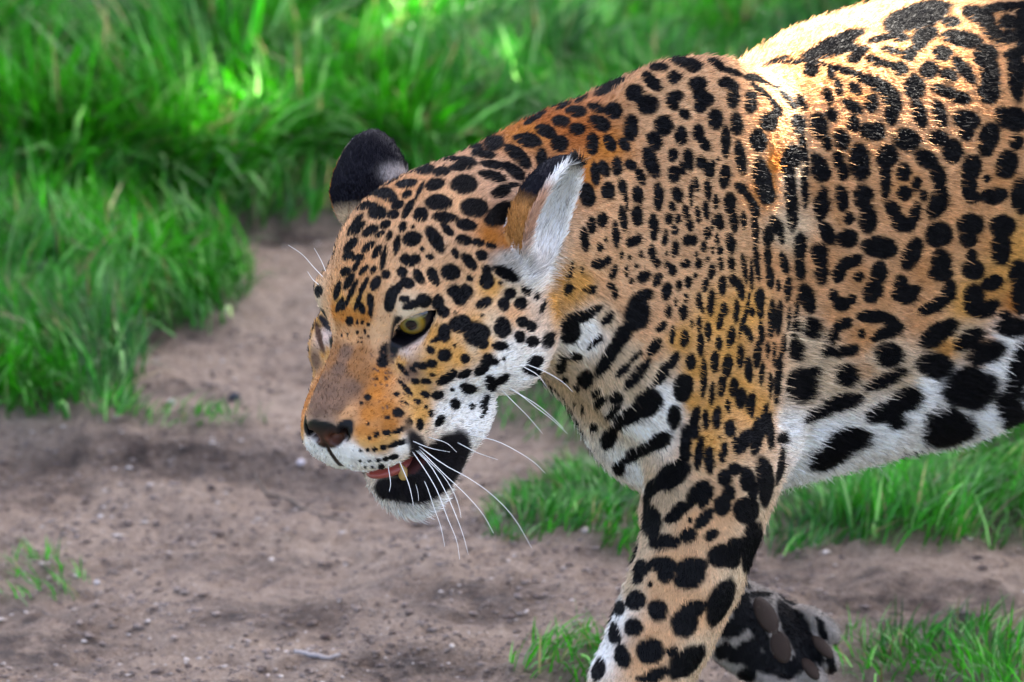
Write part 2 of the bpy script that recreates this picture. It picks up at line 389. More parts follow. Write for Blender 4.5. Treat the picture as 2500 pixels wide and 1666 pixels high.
# trunk and neck: a loft along the body
top = cubic([-900, -692, -584, -473, -371, -249, -127, -22, 72, 190, 290, 443, 597, 761, 1000, 1400, 1800, 2050, 2250],
            [-260, -176, -148, -120, -95, -75, -62, -66, -70, -66, -34, 14, 36, 58, 66, 50, 10, -70, -260])
bot = cubic([-900, -692, -460, -374, -300, -250, -196, -100, 0, 225, 430, 626, 821, 904, 964, 1300, 1700, 2000, 2250],
            [-640, -700, -750, -790, -850, -910, -990, -1130, -1160, -1165, -1150, -1135, -1130, -1110, -1092, -1000, -860, -760, -560])
wid = cubic([-900, -692, -500, -300, -100, 100, 400, 700, 1100, 1600, 2000, 2250], [170, 205, 225, 250, 262, 280, 325, 335, 315, 275, 255, 150])
sof = cubic([-900, -692, -400, -200, 0, 2250], [-110, -70, -25, -5, 0, 0])
def trunk():
    nx = len(gx)
    lo = np.minimum(body(-900, -1250, 0), body(2280, 200, 0)) - 450; hi = np.maximum(body(-900, -1250, 0), body(2280, 200, 0)) + 450
    sl, X, Y, Z = _sub(lo, hi)
    i0, i1 = sl[0].start, sl[0].stop
    Yc = Y - OB[1]; Zc = Z - OB[2]
    for i in range(i0, i1, 24):
        j = min(i + 24, i1)
        Xc = gx[i:j][:, None, None] - OB[0]
        b = (eb[0] * Xc + eb[1] * Yc + eb[2] * Zc).astype(np.float32)
        h = (eu[0] * Xc + eu[1] * Yc + eu[2] * Zc).astype(np.float32)
        s = (es[0] * Xc + es[1] * Yc + es[2] * Zc).astype(np.float32)
        tb = np.linspace(-900, 2250, 640)
        ix = np.clip((b + 900) / 3150 * 639, 0, 639); ii = np.clip(ix.astype(np.int32), 0, 638); fr = ix - ii
        def L(fn):
            v = fn(tb).astype(np.float32); return v[ii] * (1 - fr) + v[ii + 1] * fr
        T_, B_, Wd, So = L(top), L(bot), L(wid), L(sof)
        hc = (T_ + B_) * 0.5; hh = (T_ - B_) * 0.5
        v = (h - hc) / hh; u = (s - So) / Wd
        # egg section: widest a little below the middle, narrow ridge on top
        f_ = np.clip((b - 60) / 260, 0, 1)
        u = u / (1.0 - (.18 - .18 * f_) * np.clip(v, -1, 1)); e_ = 2.2 + .35 * f_
        r = (np.abs(u) ** e_ + np.abs(v) ** e_) ** (1 / e_)
        d = (r - 1) * np.minimum(Wd, hh)
        over = np.maximum(-880 - b, b - 2240); d = np.where(over > 0, np.maximum(d, over), d)
        ss = (slice(i, j), sl[1], sl[2]); F[ss] = smin(F[ss], d.astype(np.float32), 40)
trunk()
ob = onbody
def BA(*rows):   # axes given in body (b,h,s) rows -> columns in au frame, orthonormalised
    A = [eb * r[0] + eu * r[1] + es * r[2] for r in rows]
    a = norm(A[0]); b_ = A[1] - a * (A[1] @ a); b_ = norm(b_); return np.stack([a, b_, np.cross(a, b_)], 1)
# shoulders (near and far), scapula edge rising above the spine
for sg in (-1, 1):
    lo = 0 if sg < 0 else -85
    ell(body(-20, -340 + lo, sg * 185), (360, 185, 100), BA((0.22, 1, -0.16 * sg), (1, -.2, 0), (0, 0, 1)), k=110)
    ell(body(-45, -106 + lo, sg * 90), (112, 185, 60), BA((0.15, 1, -.2 * sg), (1, 0, 0), (0, 0, 1)), k=60)
    ell(body(-150, -720, sg * 205), (230, 200, 120), BA((0.45, -1, 0), (1, .45, 0), (0, 0, 1)), k=90)
    ell(body(60, -760, sg * 215), (250, 120, 95), BA((.25, -1, 0), (1, .2, 0), (0, 0, 1)), k=70)     # triceps
ell(body(-120, -900, 0), (140, 200, 190), BA((1, 0, 0), (0, 1, 0), (0, 0, 1)), k=80)                 # prechest
# near foreleg
NS = -255
chain([(ob(1755, 1130, NS), 165), (ob(1722, 1260, NS), 148), (ob(1680, 1400, NS), 140), (ob(1618, 1540, NS), 131), (ob(1556, 1675, NS), 122), (ob(1498, 1850, NS), 100), (ob(1478, 1960, NS), 98)], k=12)
ell(ob(1745, 1090, NS + 40), (200, 170, 120), BA((.2, 1, 0), (1, -.2, 0), (0, 0, 1)), k=80)
ell(ob(1880, 1100, NS + 10), (75, 45, 60), BA((.5, 1, 0), (1, -.5, 0), (0, 0, 1)), k=45)              # elbow point
def paw(c, fwd, k=30):
    up = eu; side = np.cross(fwd, up)
    A = np.stack([fwd, up, side], 1)
    ell(c + up * 62 + fwd * 30, (165, 72, 135), A, k=40)
    for t in (-1.5, -.5, .5, 1.5):
        ell(c + fwd * (165 - 16 * t * t) + up * 55 + side * (t * 66), (78, 58, 40), A, k=16)
_w = ob(1478, 1960, NS); _pb = body(0, 0, 0)
def drop(P): return P - eu * (((P - OB) @ eu) - GROUND_H)
PAWN = drop(_w) ; paw(PAWN, norm(-eb + .05 * es))
cone(_w, PAWN + eu * 80, 98, 90, 30)
# far foreleg, lifted, wrist folded back so that the pads show
FS = 190
chain([(ob(1730, 1150, FS), 150), (ob(1700, 1250, FS), 138), (ob(1690, 1360, FS), 122), (ob(1700, 1450, FS), 105)], k=40)
PC = ob(1850, 1552, 120)
pf = norm(np.array([.80, -.50, .10])); pn = norm(np.array([.25, .35, -.9])); pn = norm(pn - pf * (pn @ pf)); psd = np.cross(pf, pn)
PA = np.stack([pf, pn, psd], 1)
cone(ob(1700, 1450, FS), PC - pf * 70, 105, 95, 40)
ell(PC, (180, 78, 128), PA, k=40)
for t in (-1.5, -.5, .5, 1.5):
    ell(PC + pf * (152 - 16 * t * t) + psd * (t * 70) + pn * 10, (82, 62, 38), PA, k=8)
# hindquarters
for sg in (-1, 1):
    sw = 130 if sg < 0 else -60
    ell(body(1900, -520, sg * 150), (420, 300, 135), BA((.12, 1, 0), (1, 0, 0), (0, 0, 1)), k=90)
    chain([(body(1830 + sw, -900, sg * 165), 190), (body(1900 + sw, -1130, sg * 165), 125), (body(2120 + sw, -1420, sg * 165), 82), (body(2060 + sw, -1640, sg * 165), 74), (body(2010 + sw, -1880, sg * 165), 82)], k=50)
    paw(body(1960 + sw, GROUND_H, sg * 165), norm(-eb))
chain([(body(2200, -180, 0), 95), (body(2420, -420, 20), 75), (body(2560, -800, 60), 66), (body(2620, -1150, 120), 62), (body(2700, -1450, 180), 58), (body(2860, -1600, 230), 48)], k=40)

# ---- head
def hell(c, r, k=12, sub=False, mirror=True, rot=None):
    A = HR if rot is None else HR @ rot
    for sg in ((1, -1) if mirror and abs(c[0]) > 1e-6 else (1,)):
        Am = A if sg == 1 else HR @ (np.diag([-1, 1, 1]) @ (np.eye(3) if rot is None else rot))
        ell(head(sg * c[0], c[1], c[2]), np.array(r) * HS, Am, k * HS, sub)
def hcone(a, b, ra, rb, k=10, sub=False):
    for sg in ((1, -1) if abs(a[0]) + abs(b[0]) > 1e-6 else (1,)):
        cone(head(sg * a[0], a[1], a[2]), head(sg * b[0], b[1], b[2]), ra * HS, rb * HS, k * HS, sub)
def rx(deg):
    c, s = math.cos(math.radians(deg)), math.sin(math.radians(deg)); return np.array([[1, 0, 0], [0, c, -s], [0, s, c]])
hell((0, -68, 8), (66, 70, 58), 16)
hell((0, -24, 0), (46, 42, 37), 18)
hcone((9, 0, -15), (8, 54, -44), 20, 15, 10)
hell((0, 34, -60), (38, 36, 27), 14)
hell((21, 40, -63), (24, 26, 22), 13)
hell((0, 58, -46), (17, 12, 12), 6)
hell((9, 54, -70), (13, 12, 13), 6)
hell((47, -28, -30), (27, 46, 32), 18)
hell((33, 8, -56), (23, 38, 27), 16)
hell((46, -66, -42), (33, 42, 44), 18)
hell((0, -74, -54), (44, 44, 34), 20)
hell((35, -13, 16), (21, 15, 10), 9, rot=rx(-20))
hell((60, -80, -2), (19, 22, 24), 9)
hcone((38, -26, -78), (18, 12, -112), 17, 19, 8)
hell((38, -12, -82), (16, 26, 20), 9)
hell((0, 16, -118), (25, 21, 24), 10)
hell((0, 36, -92.5), (40, 34, 7.5), 3, sub=True, rot=rx(-6))
hcone((37, -10, -90), (22, 26, -104), 5, 5, 3)          # lower lip
# nostrils and the groove beneath the nose
hell((10, 70, -51), (5.5, 7, 4), 2, sub=True)
hcone((0, 72, -56), (0, 70, -76), 1.6, 1.8, 2, sub=True)
hell((17.5, 63, -49), (3, 7, 5), 3, sub=True)
# eyes: lids swell round the ball, almond openings
EDIR = norm(np.array([.58, .80, -.10])); EYE_R = 16.5
ESURF = np.array([42.5, 0, 0.])
ECEN = ESURF - EDIR * EYE_R
ETAN = norm(np.array([.80, -.62, .34])); ETAN = norm(ETAN - EDIR * (ETAN @ EDIR)); EUP = np.cross(ETAN, EDIR); EUP *= np.sign(EUP[2])
def lids():
    for sg in (1, -1):
        m = np.array([sg, 1, 1.])
        hc_ = head(*(ECEN * m)); ell(hc_, np.full(3, (EYE_R + 2.6) * HS), None, 5 * HS)
        c = hc_; ext = 40 * HS
        sl, X, Y, Z = _sub(c - ext, c + ext)
        P = np.stack(np.broadcast_arrays(X, Y, Z), -1).reshape(-1, 3)
        L = (P - HO) @ HR / HS * m - ECEN
        n, t, u = L @ EDIR, L @ ETAN, L @ EUP
        Rl = 24.0
        du = np.sqrt(t**2 + (u + (Rl - 6.5))**2) - Rl          # upper arc
        dl = np.sqrt(t**2 + (u - (Rl - 11.0))**2) - Rl          # lower arc
        d = np.maximum(np.maximum(du, dl), 4 - n)
        apply(sl, (d * HS).reshape(F[sl].shape).astype(np.float32), 1.0 * HS, True)
lids()
# ears: cups
def ear_frame(base, tip, n):
    base, tip = np.array(base, float), np.array(tip, float)
    d = norm(tip - base); n = np.array(n, float); n = norm(n - d * (n @ d)); return base, d, n, np.cross(d, n)
EARS = [ear_frame((74, -93, 2), (87, -146, 52), (.80, .06, -.55)), ear_frame((-69, -82, 20), (-84, -124, 66), (-.76, .05, -.62))]
EARW = [(42, 25, 29), (39, 24, 29)]
def ears():
    for (B_, ED, EN, EW), er in zip(EARS, EARW):
        C = B_ + ED * 32
        c = head(*C); ext = 75 * HS
        sl, X, Y, Z = _sub(c - ext, c + ext)
        P = np.stack(np.broadcast_arrays(X, Y, Z), -1).reshape(-1, 3)
        L = ((P - HO) @ HR / HS - C).astype(np.float32)
        a, n, w = L @ ED, L @ EN, L @ EW
        w = w * (1 + .0075 * np.clip(a, -10, 45))
        def e(a, n, w, r):
            k0 = np.sqrt((a / r[0])**2 + (n / r[1])**2 + (w / r[2])**2); k1 = np.sqrt((a / r[0]**2)**2 + (n / r[1]**2)**2 + (w / r[2]**2)**2) + 1e-9
            return k0 * (k0 - 1) / k1
        o = e(a, n, w, er); i = e(a - 1, n - 8, w, (er[0] - 3.5, er[1] + 2, er[2] - 3.5))
        d = np.maximum(np.maximum(o, -i), n - 5 + 0.004 * w * w)
        apply(sl, (d * HS).reshape(F[sl].shape).astype(np.float32), 5 * HS, False)
ears()
print('field', time.time() - T00)

def surface_nets():
    S = F < 0
    act = np.zeros((F.shape[0] - 1, F.shape[1] - 1, F.shape[2] - 1), bool)
    allin = np.ones_like(act)
    for dx in (0, 1):
        for dy in (0, 1):
            for dz in (0, 1):
                v = S[dx:S.shape[0] - 1 + dx, dy:S.shape[1] - 1 + dy, dz:S.shape[2] - 1 + dz]
                act |= v; allin &= v
    act &= ~allin
    I = np.argwhere(act)
    idx = np.full(act.shape, -1, np.int32); idx[act] = np.arange(len(I), dtype=np.int32)
    cor = [(a, b, c) for a in (0, 1) for b in (0, 1) for c in (0, 1)]
    val = {c: F[I[:, 0] + c[0], I[:, 1] + c[1], I[:, 2] + c[2]] for c in cor}
    pos = {c: np.stack([gx[I[:, 0] + c[0]], gy[I[:, 1] + c[1]], gz[I[:, 2] + c[2]]], -1) for c in cor}
    acc = np.zeros((len(I), 3)); cnt = np.zeros(len(I))
    for a in cor:
        for ax in range(3):
            if a[ax] == 0:
                b = list(a); b[ax] = 1; b = tuple(b)
                va, vb = val[a], val[b]; m = (va < 0) != (vb < 0)
                t = np.where(m, va / np.where(m, va - vb, 1), 0)[:, None]
                acc += np.where(m[:, None], pos[a] + t * (pos[b] - pos[a]), 0); cnt += m
    V = acc / cnt[:, None]
    quads = []
    for ax in range(3):
        sl0 = [slice(None)] * 3; sl1 = [slice(None)] * 3
        sl0[ax] = slice(0, -1); sl1[ax] = slice(1, None)
        e = S[tuple(sl0)] != S[tuple(sl1)]
        E_ = np.argwhere(e); o1, o2 = [a for a in range(3) if a != ax]
        ok = (E_[:, o1] > 0) & (E_[:, o2] > 0) & (E_[:, o1] < F.shape[o1] - 1) & (E_[:, o2] < F.shape[o2] - 1)
        E_ = E_[ok]
        def cell(d1, d2):
            c = E_.copy(); c[:, o1] -= d1; c[:, o2] -= d2; return idx[c[:, 0], c[:, 1], c[:, 2]]
        Q = np.stack([cell(1, 1), cell(0, 1), cell(0, 0), cell(1, 0)], 1)
        inside = S[E_[:, 0], E_[:, 1], E_[:, 2]]
        flip = inside if ax != 1 else ~inside
        Q[~flip] = Q[~flip][:, ::-1]
        quads.append(Q)
    Q = np.concatenate(quads); Q = Q[(Q >= 0).all(1)]
    return V, Q
JV, JQ = surface_nets()
def largest_piece(V, Q):
    lab = np.arange(len(V))
    e = np.concatenate([Q[:, [0, 1]], Q[:, [1, 2]], Q[:, [2, 3]], Q[:, [3, 0]]])
    for _ in range(400):
        m = np.minimum(lab[e[:, 0]], lab[e[:, 1]]); old = lab.copy()
        np.minimum.at(lab, e[:, 0], m); np.minimum.at(lab, e[:, 1], m); lab = lab[lab]
        if (lab == old).all(): break
    u, c = np.unique(lab, return_counts=True); keep = lab == u[c.argmax()]
    nid = np.cumsum(keep) - 1
    return V[keep], nid[Q[keep[Q].all(1)]]
JV, JQ = largest_piece(JV, JQ)
def smooth(V, Q, it):
    e = np.concatenate([Q[:, [0, 1]], Q[:, [1, 2]], Q[:, [2, 3]], Q[:, [3, 0]]])
    n = len(V); deg = np.bincount(e[:, 0], minlength=n) + np.bincount(e[:, 1], minlength=n)
    for f in it:
        A = np.stack([np.bincount(e[:, 0], V[e[:, 1], i], n) + np.bincount(e[:, 1], V[e[:, 0], i], n) for i in range(3)], 1)
        V = V + f * (A / np.maximum(deg, 1)[:, None] - V)
    return V
JV = smooth(JV, JQ, [.5, -.52, .5, -.52, .4])
def vnormals(V, Q):
    n = np.cross(V[Q[:, 2]] - V[Q[:, 0]], V[Q[:, 3]] - V[Q[:, 1]])
    N = np.stack([sum(np.bincount(Q[:, j], n[:, i], len(V)) for j in range(4)) for i in range(3)], 1)
    return N / (np.linalg.norm(N, axis=1, keepdims=True) + 1e-12)
JN = vnormals(JV, JQ)
print('jaguar verts', len(JV), 'orient', (JN[:, 2].mean()), time.time() - T00)
